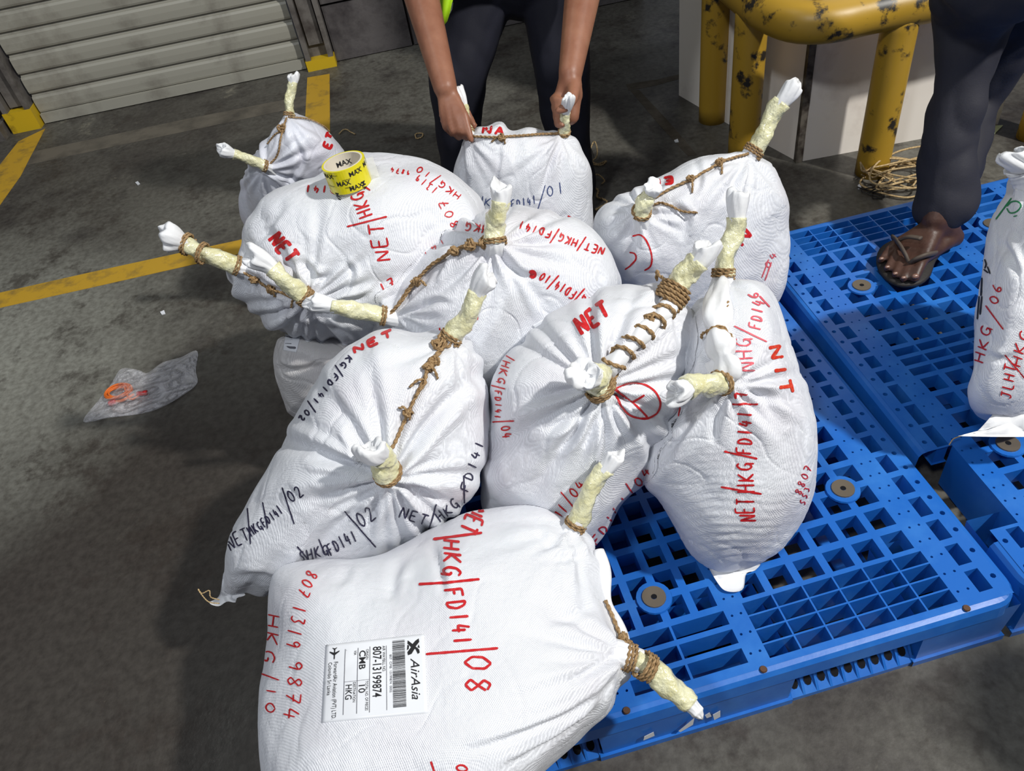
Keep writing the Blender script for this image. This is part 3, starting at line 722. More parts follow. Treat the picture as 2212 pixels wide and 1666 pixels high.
# ================================================================== SACKS (far to near)
# back left, thin bluish film sack
sI = Sack('bluish translucent sack at the back left of the pile, two short ears tied', [(523,470),(521,400),(530,362),(558,312),(600,268),(630,254),(672,262),(710,286),(735,315),(748,350),(746,500),(710,620),(600,630),(552,530)],
          (632,400), 2.0, (0, 1.05), .15, .16, support=.002, mat_='sack_blue', amp=.004, seed=11,
          gathers=[(622,254,.006,.10,9,.008),(578,362,.008,.09,11,.012)], creases=[([(640,300),(650,350),(600,420)],7,.006)])
sI.ear([(622,252),(628,210),(633,160)], .0105, (0,-.02), 1.35, (.04,.8)); sI.ear([(578,360),(530,342),(476,320)], .0112, (0,-.05), 1.5, (.04,.72))
sI.rope([(620,258),(612,290),(600,330),(580,358)], .0030, knots=[(610,280,10)], frays=[((612,285),(580,312))]); sI.rope([(622,256),(670,262),(712,284)], .0026)
sI.write([("ET",(713,322),(726,288),17)], 'red', 7)
# held by the worker
sF = Sack('white sack at the back, held up by its ears by the bending worker', [(985,375),(998,325),(1012,292),(1045,276),(1075,272),(1105,284),(1140,276),(1180,282),(1216,284),(1250,315),(1272,365),(1280,430),(1284,520),(1250,600),(1100,620),(1000,560),(978,450)],
          (1130,430), 1.84, (0, .62), .13, .15, support=.002, amp=.004, seed=21,
          gathers=[(1012,294,.007,.11,9,.004),(1215,288,.008,.13,11,.006)], creases=[([(1215,300),(1190,360),(1170,420)],6,.006),([(1012,300),(1005,350),(1015,420)],6,.006),([(1080,300),(1075,360),(1060,420)],6,.004)])
sF.ear([(1012,290),(1003,240),(989,184)], .0105, (0,-.015), 1.2, (.03,.6), 2); sF.ear([(1217,288),(1222,250),(1227,206)], .011, (0,-.085), 1.25, (.03,.55), 2)
sF.rope([(1012,294),(1060,298),(1120,297),(1170,294),(1218,291)], .0036, knots=[(1083,300,9)], frays=[((1083,300),(1062,308)),((1083,300),(1090,312))])
sF.write([("HK",(1030,442),(1064,445),18),("FD141",(1106,450),(1162,440),18),[(1178,400),(1162,452)],("01",(1182,426),(1226,416),25)], 'blue_ink', 2.6)
sF.write([("NA",(1043,288),(1096,292),18)], 'red', 6); sF.write([[(1204,465),(1212,472)],[(1226,466),(1246,478)],[(1236,474),(1230,488)]], 'red', 4)
# hidden at the left under the big one
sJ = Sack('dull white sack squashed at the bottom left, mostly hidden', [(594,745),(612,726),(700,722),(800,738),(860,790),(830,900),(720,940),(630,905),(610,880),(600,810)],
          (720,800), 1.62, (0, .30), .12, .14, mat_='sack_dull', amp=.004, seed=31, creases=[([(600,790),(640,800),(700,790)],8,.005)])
sJ.ink([[(622,733),(636,740)],[(618,750),(640,752)]], 'print_grey', 6, 'label_print')
# back right
sE = Sack('white sack at the back right beside the guard rail, long ear pointing up', [(1282,480),(1312,440),(1360,410),(1420,374),(1480,350),(1540,340),(1590,330),(1630,338),(1668,380),(1692,440),(1698,520),(1690,590),(1670,650),(1600,710),(1500,730),(1400,710),(1330,630),(1295,560)],
          (1490,510), 1.60, (0, .38), .16, .18, amp=.0045, seed=41,
          gathers=[(1622,338,.008,.13,10,.010),(1385,462,.009,.09,8,.016)], creases=[([(1610,350),(1585,400),(1575,460)],8,.008),([(1385,470),(1370,530),(1360,600)],10,.012),([(1440,440),(1480,470),(1470,520)],10,.008),([(1350,430),(1400,450),(1420,480)],9,.006),([(1500,345),(1510,400),(1480,440)],8,.005)],
          bulges=[(1400,540,45,.014),(1330,500,40,.008)])
sE.ear([(1622,334),(1660,268),(1718,176)], .0165, (0,-.05), 1.15, (.03,.74), 3, lobes=2); sE.ear([(1384,462),(1395,435),(1412,398)], .0150, (-.005,-.045), 1.12, (.05,.7), 2)
sE.rope([(1622,332),(1560,352),(1500,388),(1450,410),(1410,432),(1392,452)], .0036, knots=[(1552,356,8),(1492,392,8)], frays=[((1552,356),(1558,378)),((1492,392),(1494,418))])
sE.rope([(1400,440),(1440,444),(1480,454),(1504,460)], .0032)
sE.write([("EN",(1452,382),(1396,392),14)], 'red', 7); sE.write([("N",(1604,530),(1634,496),32),[(1540,548),(1560,538)]], 'red', 8)
sE.write([[(1366,510),(1385,508),(1400,528),(1408,555),(1405,575),(1392,584)],[(1360,545),(1372,548),(1374,560),(1362,574),(1350,582)]], 'red', 4)
sE.write([[(1645,600),(1660,560)],[(1652,606),(1666,566)],("04",(1662,582),(1682,545),14)], 'pink', 3)
# big sack with the tape roll on it
sH = Sack('large plump white sack on the left with the yellow tape roll on top', [(519,560),(524,505),(542,458),(590,420),(640,400),(700,374),(760,346),(820,338),(880,341),(940,355),(1000,395),(1042,440),(1050,500),(1040,570),(980,650),(900,715),(830,740),(780,745),(743,752),(705,736),(654,724),(592,720),(554,692),(523,643),(506,600)],
          (775,550), 1.50, (0, .20), .17, .20, amp=.0045, seed=51, k=2.7,
          gathers=[(668,650,.012,.16,12,.012),(524,578,.008,.09,9,.010)],
          creases=[([(600,470),(570,500),(545,540)],8,.006),([(640,560),(690,600),(720,590)],9,.010),([(690,660),(780,640),(850,600)],9,.009),([(700,670),(790,690),(850,690)],9,.009),([(690,690),(740,720),(760,745)],9,.009),([(740,560),(760,600),(700,640)],8,.007),([(560,600),(600,650),(640,665)],8,.008),([(580,640),(640,690),(700,700)],9,.008),([(620,440),(590,470),(560,480)],8,.004)])
sH.ear([(520,580),(455,552),(405,530),(352,508)], .0150, (0,-.05), 1.75, (.03,.76), 2, lobes=4); sH.ear([(665,648),(620,610),(575,570),(535,545)], .0150, (-.006,-.055), 1.35, (.03,.62), 3, lobes=4)
sH.rope([(520,582),(548,596),(580,622),(612,636),(662,650)], .0036, knots=[(555,602,9),(592,628,10)], frays=[((592,628),(597,642)),((640,648),(630,662))])
for (x_, y_) in ((404,528),(438,548)): sH.tie(P(x_, y_, sH.depth(522,580)-.035), P(352,508,1)-P(520,580,1), .0185, 2)
sH.write([("NET",(580,521),(627,574),30)], 'red', 9)
sH.write([("NET",(843,560),(826,474),32),[(750,490),(836,468)],("HKG",(806,462),(782,408),30),[(775,395),(800,412)],("FD141",(744,404),(655,400),15)], 'red', 4.5)
sH.write([("807",(994,488),(960,424),20),("1319",(948,408),(902,374),17),("9874",(888,370),(842,360),11),("HKG/10",(996,420),(902,354),14)], 'red', 3)
sH.write([("17",(826,636),(862,612),20)], 'red', 4)
# middle
sG = Sack('white sack in the middle of the pile with a clear-wrapped upright ear', [(815,700),(825,650),(870,590),(925,530),(980,492),(1040,467),(1110,450),(1180,452),(1250,478),(1300,520),(1335,575),(1347,620),(1330,700),(1250,800),(1150,880),(1050,890),(950,830),(870,770)],
          (1080,650), 1.41, (0, .22), .16, .16, amp=.0045, seed=61,
          gathers=[(1068,528,.011,.15,11,.012),(838,684,.010,.10,9,.010)], creases=[([(1075,545),(1120,590),(1170,600)],8,.009),([(1060,550),(1030,620),(1010,680)],8,.008),([(1090,530),(1140,500),(1190,500)],8,.006),([(1000,520),(960,560),(930,620)],8,.006),([(870,680),(930,650),(980,660)],8,.006)])
sG.ear([(1068,526),(1074,470),(1083,398)], .0155, (0,-.04), 1.15, (.03,.72), 2, lobes=2); sG.ear([(838,682),(760,670),(668,650)], .0138, (0,-.05), 1.15, (.04,.72), 2, lobes=4)
sG.rope([(842,686),(868,650),(900,612),(940,572),(985,545),(1030,528),(1066,530)], .0042, knots=[(905,612,9),(1020,534,14),(1048,524,16),(985,548,10)], frays=[((905,612),(922,618))])
sG.rope([(842,684),(880,640),(935,580),(1000,540),(1050,522)], .0036, off=.006)
sG.write([("NET/HKG/FD141",(1306,536),(1120,476),17)], 'red', 4); sG.write([("HKG/FD14/10",(1290,652),(1170,586),20)], 'red', 4)
sG.write([[(1144,590),(1148,586),(1154,588),(1156,594),(1150,600),(1146,596),(1150,592)]], 'red', 9); sG.write([("HKG",(1056,488),(1002,480),18),("141",(960,516),(905,548),10)], 'red', 3.5)
sG.write([("/10",(1000,742),(1042,676),24),[(950,708),(952,722)]], 'red', 4)
# right
sD = Sack('white sack standing at the right of the pile with twisted hem between its ears', [(1540,628),(1600,604),(1650,620),(1690,690),(1730,780),(1753,860),(1769,950),(1766,1010),(1747,1080),(1715,1140),(1672,1195),(1622,1228),(1555,1234),(1500,1195),(1450,1130),(1420,1080),(1392,1042),(1400,960),(1430,900),(1455,850),(1468,760),(1480,690),(1502,650)],
          (1590,920), 1.27, (-.05, .08), .15, .16, amp=.004, seed=71, k=2.6,
          gathers=[(1575,828,.010,.10,9,.010),(1562,602,.007,.08,9,.008)], creases=[([(1600,830),(1640,860),(1690,930)],14,.010),([(1570,850),(1545,900),(1540,960)],10,.010),([(1600,850),(1600,900),(1610,930)],8,.006),([(1500,900),(1450,960),(1430,1000)],9,.006),([(1530,690),(1500,760),(1490,830)],10,.008)],
          bulges=[(1685,900,50,.010)], wr=((.12,1), 17, .0007, (1580,1130), 120))
sD.ear([(1560,600),(1575,540),(1588,480),(1602,418)], .0150, (0,-.03), 1.3, (.03,.74), 3, lobes=2); sD.ear([(1565,822),(1510,834),(1450,848)], .0155, (-.006,-.05), 1.18, (.04,.74), 2, lobes=3)
pp = [(1562,608),(1552,650),(1550,690),(1548,718),(1556,745),(1560,768),(1575,795),(1572,822)]
qq = catmull(pp, 44); path = np.array([P(x, y, sD.depth(x, y)-.008) for x, y in qq])
for _ in range(4): path[1:-1] = (path[:-2]+2*path[1:-1]+path[2:])/4
uq = np.linspace(0, 1, 44); rad = .0185*(.8+.35*np.sin(uq*math.pi))*(1-.45*np.exp(-((uq-.5)/.05)**2)-.4*np.exp(-((uq-.76)/.045)**2)-.35*np.exp(-(uq/.04)**2)-.3*np.exp(-((1-uq)/.04)**2))
v, f = tube(path, rad, 26, lambda u_, ph: 1+.14*np.sin(3*ph+u_*9)+.06*np.sin(7*ph-u_*15)); mesh('twisted_hem', v, f, MT['cloth'], sD.root)
sD.tie(path[22], path[24]-path[20], .013, 2); sD.rope([(1546,716),(1564,700),(1576,682),(1580,665)], .0034, off=.012); sD.rope([(1546,716),(1530,726),(1520,732)], .0030, off=.008); sD.rope([(1552,716),(1572,724),(1584,740)], .0030, off=.012)
sD.write([("NET",(1632,1124),(1627,1072),38),[(1557,1052),(1645,1067)],("HKG",(1630,1062),(1624,992),35),[(1564,975),(1636,991)],("FD141",(1624,980),(1624,884),30),("/7",(1622,878),(1612,838),28)], 'red', 5)
sD.write([("NHG",(1630,800),(1622,722),36),[(1586,705),(1656,739)],("FD14",(1642,712),(1652,648),26),[(1640,640),(1662,664)],("6",(1640,645),(1634,622),22)], 'pink', 4)
sD.write([("NIT",(1660,752),(1690,862),26)], 'orange_ink', 8); sD.write([("8807",(1730,1072),(1757,1006),17),("553",(1738,1092),(1752,1050),13)], 'red', 2.6); sD.write([("141",(1474,690),(1492,650),16)], 'red', 3)
sD.flap([(1530,1216),(1580,1226),(1642,1212),(1632,1232),(1612,1240),(1604,1274),(1572,1278),(1552,1262)], -.004)
# centre front
sC = Sack('white sack in the centre front with a twine-wound hem and circled red mark', [(1062,835),(1100,765),(1150,712),(1200,675),(1260,645),(1330,621),(1390,616),(1435,636),(1472,670),(1493,720),(1494,790),(1486,850),(1460,920),(1425,985),(1395,1040),(1350,1100),(1300,1162),(1240,1190),(1140,1170),(1060,1120),(1035,1070),(1042,980),(1050,900)],
          (1270,880), 1.27, (0, .16), .16, .17, amp=.004, seed=81, k=2.6,
          gathers=[(1298,838,.012,.15,12,.014),(1442,652,.006,.08,9,.008)], creases=[([(1290,860),(1240,900),(1170,930)],10,.010),([(1300,870),(1285,920),(1260,970)],9,.010),([(1310,860),(1330,910),(1350,960)],9,.008),([(1270,840),(1210,850),(1150,870)],9,.007),([(1330,840),(1380,900),(1420,930)],9,.005),([(1280,870),(1230,950),(1190,980)],9,.007)])
sC.ear([(1444,650),(1485,595),(1532,526)], .0175, (0,-.04), 1.12, (.06,.74), 0, lobes=2); sC.ear([(1300,836),(1285,818),(1262,802)], .0190, (.004,-.056), 1.25, (.0,.66), 3, lobes=3, neck=False)
qq = catmull([(1308,806),(1345,765),(1385,722),(1420,690),(1445,662)], 40); path = np.array([P(x, y, sC.depth(x, y)-.006) for x, y in qq])
for _ in range(3): path[1:-1] = (path[:-2]+2*path[1:-1]+path[2:])/4
v, f = tube(path, .0125*(1+.15*np.sin(np.linspace(0, 14, 40))), 22, lambda u_, ph: 1+.08*np.sin(3*ph+u_*20)); mesh('rolled_hem', v, f, MT['cloth'], sC.root)
t_, N_, B_ = frames(path); ang = np.linspace(0, 6.5*2*math.pi, 160); idx = np.linspace(0, 39, 160)
ctr = np.stack([np.interp(idx, np.arange(40), path[:, k]) for k in range(3)], 1); NN = np.stack([np.interp(idx, np.arange(40), N_[:, k]) for k in range(3)], 1); BB = np.stack([np.interp(idx, np.arange(40), B_[:, k]) for k in range(3)], 1)
twine_mesh('twine_winding', ctr + NN*(np.cos(ang)*.0150)[:, None] + BB*(np.sin(ang)*.0150)[:, None], .0042, MT['twine'], sC.root)
for i_, (x_, y_, k_) in enumerate(((1432,640,26),(1448,648,26),(1440,660,22),(1455,634,22),(1398,690,14))): sC.knot(x_, y_, k_, .0040)
for i_ in range(3): sC.tie(P(1446+i_*5, 646-i_*7, sC.depth(1444,650)-.012), P(1532,526,1)-P(1444,650,1), .021+.001*i_, 3, .0038)
sC.rope([(1430,640),(1416,622),(1420,604)], .0036, off=.02); sC.rope([(1400,690),(1420,700),(1428,706)], .0036, off=.012)
sC.write([("NET",(1258,722),(1326,676),36)], 'red', 9.5)
sC.write([("/HKG",(1090,762),(1072,832),17),("/FD141",(1070,832),(1070,908),14),("/04",(1075,908),(1088,952),22)], 'red', 3.4)
sC.write([[(1324,843),(1357,828),(1388,830),(1415,847),(1426,871),(1419,892),(1398,904),(1364,898),(1343,878),(1328,850)],[(1364,870),(1392,853)],[(1325,838),(1366,869),(1398,902)]], 'red', 5)
sC.write([("FD141/04",(1290,1178),(1412,1014),20),("MI/04",(1208,1128),(1268,1044),23)], 'red', 3.6); sC.write([[(1481,860),(1479,880),(1474,915)],[(1474,886),(1468,905),(1460,925)],[(1470,880),(1466,900)]], 'red', 3.4)
# left front
sB = Sack('white sack at the left front with black marker lettering, tail corner hanging', [(481,1268),(486,1200),(510,1140),(545,1070),(590,985),(640,890),(690,815),(740,760),(790,722),(840,707),(900,716),(960,722),(1002,742),(1036,785),(1056,850),(1052,920),(1046,1000),(1032,1050),(1005,1100),(960,1140),(900,1175),(830,1205),(740,1225),(660,1240),(615,1258),(592,1275),(570,1290),(530,1282),(500,1286)],
          (790,990), 1.27, (-.02, .10), .17, .18, amp=.004, seed=91, k=2.6,
          gathers=[(838,1030,.013,.17,12,.014),(975,742,.007,.10,9,.010)], creases=[([(825,1035),(760,1080),(710,1110)],11,.012),([(840,1050),(810,1110),(790,1150)],10,.009),([(850,1050),(880,1110),(900,1140)],10,.010),([(815,1020),(730,1000),(660,990)],11,.010),([(800,1010),(770,960),(740,920)],10,.010),([(860,1030),(920,1060),(950,1090)],9,.008),([(1000,760),(1030,800),(1045,850)],8,.006),([(500,1250),(560,1240),(600,1255)],9,.006)])
sB.ear([(974,738),(1010,675),(1058,590)], .0145, (0,-.04), 1.3, (.03,.72), 2, lobes=4); sB.ear([(842,1020),(828,1000),(800,960)], .0175, (.004,-.058), 1.25, (.0,.66), 2, lobes=4, neck=False)
sB.rope([(970,740),(940,775),(915,825),(895,865),(880,890),(860,930),(842,972),(836,990)], .0036, knots=[(962,742,18),(948,752,16),(930,785,13),(925,800,11),(876,890,9)], frays=[((918,822),(884,838)),((876,890),(888,908)),((876,890),(862,882)),((930,800),(944,820))])
sB.rope([(966,744),(948,770),(925,800),(920,830),(900,858)], .0034, off=.006)
sB.write([("NET",(500,1190),(546,1164),28),[(535,1098),(542,1176)],("HKG",(546,1160),(572,1140),22),[(568,1085),(579,1142)],("FD141",(574,1140),(616,1106),20),[(610,1053),(636,1132)],("02",(632,1088),(662,1064),26)], 'black', 3.4)
sB.write([[(642,1180),(668,1212)],("SHKG",(650,1216),(716,1196),24),[(688,1164),(702,1196)],("FD141",(716,1200),(776,1164),26),[(744,1104),(812,1182)],("02",(782,1142),(820,1114),32)], 'black', 3.6)
sB.write([("NET",(862,1118),(924,1136),23),[(942,1089),(926,1146)],("HKG",(952,1128),(998,1088),22),[(1001,1027),(1003,1092)],("FD141",(1012,1062),(1047,950),19)], 'black', 3.6)
sB.write([("KG/FD141/02",(752,768),(642,908),14)], 'black', 4); sB.write([("NET",(768,764),(858,722),14)], 'red', 7)
sB.flap([(484,1236),(500,1262),(530,1284),(512,1292),(508,1302),(490,1300),(472,1310),(452,1302),(474,1286)], .0)
twine_mesh('loose_thread', [P(x, y, 1.26) for x, y in ((474,1296),(455,1290),(452,1276),(436,1282),(428,1272),(432,1280),(450,1300),(474,1304))], .0013, MT['twine_pale'], sB.root)
# nearest, lying down with the air waybill label
sA = Sack('nearest white sack lying on its side with the air waybill label', [(588,1265),(602,1238),(640,1222),(720,1206),(800,1200),(870,1180),(940,1148),(1010,1108),(1080,1101),(1160,1104),(1225,1130),(1265,1152),(1292,1188),(1302,1240),(1312,1290),(1332,1340),(1353,1400),(1356,1450),(1336,1510),(1300,1560),(1250,1610),(1180,1668),(1090,1740),(900,1790),(700,1780),(590,1730),(560,1640),(561,1500),(571,1400),(578,1310)],
          (950,1440), 1.085, (-.03, -.36), .13, .17, amp=.003, seed=101, k=3.0,
          gathers=[(1240,1142,.008,.10,10,.008),(1350,1415,.009,.10,10,.006)], creases=[([(930,1170),(950,1230),(960,1290)],10,.006),([(1160,1215),(1230,1200),(1295,1200)],9,.006),([(1000,1625),(1120,1590),(1240,1540),(1330,1470)],10,.008),([(1080,1660),(1200,1610),(1310,1530)],9,.007),([(1160,1140),(1180,1170),(1220,1180)],10,.006),([(870,1200),(850,1240),(840,1290)],12,.005),([(760,1215),(740,1250),(720,1260)],10,.004),([(1300,1300),(1240,1330),(1180,1340)],12,.005),([(1340,1420),(1290,1440),(1240,1480)],10,.006)])
sA.ear([(1238,1142),(1262,1088),(1290,1040),(1330,978)], .0135, (0,-.03), 1.05, (.10,.80), 2, lobes=2); sA.ear([(1350,1416),(1395,1440),(1440,1475),(1510,1544)], .0155, (0,-.02), .62, (.14,.86), 3, lobes=2)
sA.rope([(1302,1300),(1316,1330),(1332,1370),(1344,1396),(1352,1412)], .0038, knots=[(1346,1400,16),(1356,1408,14),(1340,1385,12)]); sA.rope([(1352,1412),(1375,1415),(1398,1408)], .0040)
sA.tie(P(1396,1440, sA.depth(1346,1414)-.016), P(1440,1475,1)-P(1350,1416,1), .0175, 3, .0036)
qq = catmull([(1292,1190),(1304,1240),(1312,1300),(1330,1345),(1348,1400)], 30); path = np.array([P(x, y, sA.rim((x, y))[0]-.012) for x, y in qq])
v, f = tube(path, .009*(1+.3*np.sin(np.linspace(0, 9, 30))), 16); mesh('hem_edge', v, f, MT['cloth'], sA.root)
sA.write([("NET",(1012,1092),(994,1150),38),[(936,1166),(1042,1152)],("HKG",(960,1168),(958,1252),38),[(905,1263),(960,1260),(1036,1252)],("FD141",(961,1276),(984,1402),40),[(920,1414),(1076,1401)],("08",(1003,1416),(1010,1512),56)], 'red', 6.5)
sA.write([("807",(664,1230),(640,1288),26),("1319",(634,1304),(616,1404),30),("9874",(626,1424),(612,1562),32),("HKG",(580,1328),(566,1442),26),[(566,1456),(604,1470)],("10",(576,1480),(574,1552),20)], 'red', 3.6)
sA.write([[(931,1645),(940,1672),(950,1690)],("08",(985,1650),(985,1700),26)], 'red', 5)
# sack at the right edge on the second pallet
sK = Sack('white sack standing on the broken pallet at the right edge, red and green lettering', [(2225,372),(2195,396),(2166,450),(2142,500),(2126,560),(2116,640),(2106,720),(2096,800),(2089,850),(2098,890),(2130,908),(2200,915),(2300,880),(2380,800),(2405,650),(2385,480),(2330,390),(2270,366)],
          (2250,640), 1.33, (0, .18), .15, .17, amp=.004, seed=111, k=2.7, creases=[([(2150,520),(2180,560),(2200,600)],10,.006),([(2120,760),(2160,780),(2200,770)],9,.005)], gathers=[(2230,380,.007,.10,9,.01)])
sK.ear([(2228,384),(2212,362),(2188,330)], .0225, (-.01,-.03), .95, (.05,.45), 0, lobes=2, wrapmat='cloth')
sK.write([[(2152,474),(2186,428)],[(2176,446),(2186,436),(2200,436),(2206,446),(2196,458),(2182,460),(2176,450)],[(2190,468),(2198,466)]], 'green_ink', 3.6)
sK.write([("HKG",(2124,784),(2146,700),22),[(2130,660),(2168,712)],("06",(2156,660),(2168,610),22),("JLHT",(2184,862),(2198,786),24),[(2170,766),(2214,818)],("HKG",(2204,792),(2226,710),22)], 'red', 3.6)
sK.ink([[(2128,560),(2132,572),(2128,580)],[(2126,582),(2136,590)],[(2134,576),(2140,592)],[(2122,600),(2120,640)],[(2116,640),(2112,690)],[(2122,640),(2118,680)]], 'print', 4, 'label_print')
sK.flap([(2070,942),(2108,934),(2160,882),(2215,866),(2260,880),(2262,940),(2212,944)], -.03)
twine_mesh('tail_thread', [P(x, y, 1.40) for x, y in ((2076,942),(2065,946),(2058,950),(2050,962))], .0014, MT['twine_pale'], sK.root)
for s_ in (sA, sB, sC, sD, sE, sF, sG, sH, sI, sJ):
    s_.root['group'] = 'white sacks in the pile'

# ================================================================== PRINTED LABELS
def text_mesh(txt, bold=0.0, shear=0.0):
    cu = bpy.data.curves.new('txt', 'FONT'); cu.body = txt; cu.size = 1; cu.shear = shear; cu.offset = bold; cu.resolution_u = 3
    ob = bpy.data.objects.new('txt', cu); scene.collection.objects.link(ob)
    bpy.context.view_layer.update()
    dg = bpy.context.evaluated_depsgraph_get(); me = ob.evaluated_get(dg).to_mesh()
    v = np.array([tuple(q.co) for q in me.vertices]); f = [tuple(p.vertices) for p in me.polygons]
    ob.evaluated_get(dg).to_mesh_clear(); bpy.data.objects.remove(ob); bpy.data.curves.remove(cu)
    return v, f
def shipping_label(s, q, name='shipping_label', full=True):
    """q: four picture points: reading top-left, top-right, bottom-right, bottom-left"""
    q = np.array(q, float)
    def px(u, v): return (q[0]*(1-u)+q[1]*u)*(1-v) + (q[3]*(1-u)+q[2]*u)*v
    def pt(u, v, off):
        h, _ = s.hit(*px(u, v), off=off)
        return h if h is not None else P(*px(u, v), s.d0)
    n = 26; C_ = [[pt(i/n, j/n, .0012) for i in range(n+1)] for j in range(n+1)]
    G = np.array(C_)
    for _ in range(14): G[1:-1, 1:-1] = (G[:-2, 1:-1]+G[2:, 1:-1]+G[1:-1, :-2]+G[1:-1, 2:])/4    # paper is stiffer than cloth
    nrm = np.cross(G[0, -1]-G[0, 0], G[-1, 0]-G[0, 0]); nrm /= np.linalg.norm(nrm); nrm = nrm if nrm @ (CAM-G[0, 0]) > 0 else -nrm
    # keep the sheet above the cloth
    for j in range(n+1):
        for i in range(n+1):
            d = (np.array(C_[j][i]) - G[j, i]) @ nrm
            if d > 0: G[j, i] = G[j, i] + nrm*d
    v = list(G.reshape(-1, 3)) + list((G - nrm*.0012).reshape(-1, 3)); m = (n+1)**2
    f = [(j*(n+1)+i, j*(n+1)+i+1, (j+1)*(n+1)+i+1, (j+1)*(n+1)+i) for j in range(n) for i in range(n)]
    ed = [i for i in range(n)] + [i*(n+1)+n for i in range(n)] + [n*(n+1)+i for i in range(n, 0, -1)] + [i*(n+1) for i in range(n, 0, -1)]
    f += [(ed[i], m+ed[i], m+ed[(i+1) % len(ed)], ed[(i+1) % len(ed)]) for i in range(len(ed))]
    sheet = mesh(name, v, f, MT['paper'], s.root)
    def surf(u, v_):
        a, b_ = min(max(u, 0), .9999)*n, min(max(v_, 0), .9999)*n; i, j = int(a), int(b_); fa, fb = a-i, b_-j
        return (G[j, i]*(1-fa)+G[j, i+1]*fa)*(1-fb) + (G[j+1, i]*(1-fa)+G[j+1, i+1]*fa)*fb + nrm*.0007
    Wp = np.linalg.norm(G[0, -1]-G[0, 0]); Hp = np.linalg.norm(G[-1, 0]-G[0, 0])
    def put(txt, u0, u1, v_base, h, bold=0, shear=0, mt='print'):
        tv, tf = text_mesh(txt, bold, shear); x0, x1 = tv[:, 0].min(), tv[:, 0].max(); y1 = max(tv[:, 1].max(), .6)
        pts = [surf(u0+(x-x0)/(x1-x0)*(u1-u0), v_base - y/y1*h) for x, y, _ in tv]
        mesh('label_print', pts, tf, MT[mt], sheet, False)
    def polys(L, mt='print'):
        b = MB()
        for pl in L:
            h_ = len(pl)//2
            if len(pl) > 30: b.add([surf(*p) for p in pl], [(i, i+1, len(pl)-2-i, len(pl)-1-i) for i in range(h_-1)])
            else: b.add([surf(*p) for p in pl], [tuple(range(len(pl)))])
        b.build('label_print', MT[mt], sheet)
    def bar(u0, u1, v0, v1):
        k_ = 24 if (u1-u0 > .2 or v1-v0 > .2) else 1; L_ = [i/k_ for i in range(k_+1)]
        if v1-v0 > u1-u0: return [(u0, v0+(v1-v0)*t) for t in L_] + [(u1, v1-(v1-v0)*t) for t in L_]
        return [(u0+(u1-u0)*t, v0) for t in L_] + [(u1-(u1-u0)*t, v1) for t in L_]
    if not full: return sheet, put, polys, bar
    rb = random.Random(3); u = .05; bars = []
    while u < .90:
        w_ = rb.choice((.003, .003, .006, .009)); bars.append(bar(u, u+w_, .20, .325)); u += w_ + rb.choice((.003, .004, .007))
    polys(bars)
    polys([bar(.10, .92, .384, .388), bar(.09, .93, .548, .553), bar(.09, .93, .668, .673), bar(.09, .93, .795, .800), bar(.508, .512, .553, .8)], 'print_grey')
    put('AirAsia', .30, .82, .145, .085, 0, .35); put('807  CMB  13199874  0002', .22, .70, .355, .022, 0, 0, 'print_grey')
    put('AIR WAYBILL NO.', .10, .43, .425, .028); put('807-13199874', .10, .74, .520, .085, .008)
    put('ORIGIN', .12, .25, .590, .026); put('CMB', .13, .37, .655, .062, .012); put('TOTAL NO. OF PIECES', .525, .90, .590, .026); put('10', .57, .67, .655, .062, .004)
    put('VIA', .12, .18, .710, .026); put('DESTINATION', .525, .78, .710, .026); put('HKG', .55, .74, .782, .062, .004); put('.', .10, .115, .785, .012)
    put('ForwardAir Aviation (PVT) LTD.', .24, .97, .905, .040); put('Colombo Sri Lanka', .24, .66, .960, .036)
    # little aeroplane pointing right
    cx, cy, k = .135, .905, .075
    def pl(L): return [(cx+x*k, cy+y*k*Wp/Hp) for x, y in L]
    polys([pl([(1, 0), (.8, -.10), (-.7, -.10), (-1, -.02), (-1, .02), (-.7, .10), (.8, .10)]), pl([(.25, -.08), (-.3, -.85), (-.5, -.85), (-.2, -.08)]), pl([(.25, .08), (-.2, .08), (-.5, .85), (-.3, .85)]), pl([(-.7, -.08), (-1, -.4), (-1.1, -.4), (-.95, -.06)]), pl([(-.7, .08), (-.95, .06), (-1.1, .4), (-1, .4)])])
    # bold crossed mark
    cx, cy, k = .155, .115, .10
    polys([pl([(-1, -.75), (-.55, -.8), (.1, -.2), (0, .15), (-.35, .1), (-.75, -.3)]), pl([(1, .7), (.6, .8), (-.1, .2), (0, -.1), (.3, -.15), (.85, .25)]), pl([(-.9, .7), (-.5, .75), (0, .3), (.35, -.3), (.95, -.55), (.8, -.8), (.4, -.75), (-.2, -.1), (-.6, .35)]), pl([(-.35, .75), (.35, .85), (.2, .6), (-.2, .55)]), pl([(-.25, -.7), (.2, -.85), (.15, -.55)])])
    return sheet, put, polys, bar
shipping_label(sA, [(917,1370),(925,1541),(696,1562),(705,1394)])
sh_, put_, polys_, bar_ = shipping_label(sG, [(1256,674),(1166,726),(1150,704),(1240,652)], full=False)
put_('ForwardAir Aviation (PVT) LTD.', .05, .95, .45, .22); put_('Colombo Sri Lanka', .05, .6, .85, .2)
sh_, put_, polys_, bar_ = shipping_label(sJ, [(618,724),(650,724),(640,760),(612,756)], full=False)
polys_([bar_(.1, .55, .15, .6), bar_(.3, .9, .75, .82)], 'print_grey')

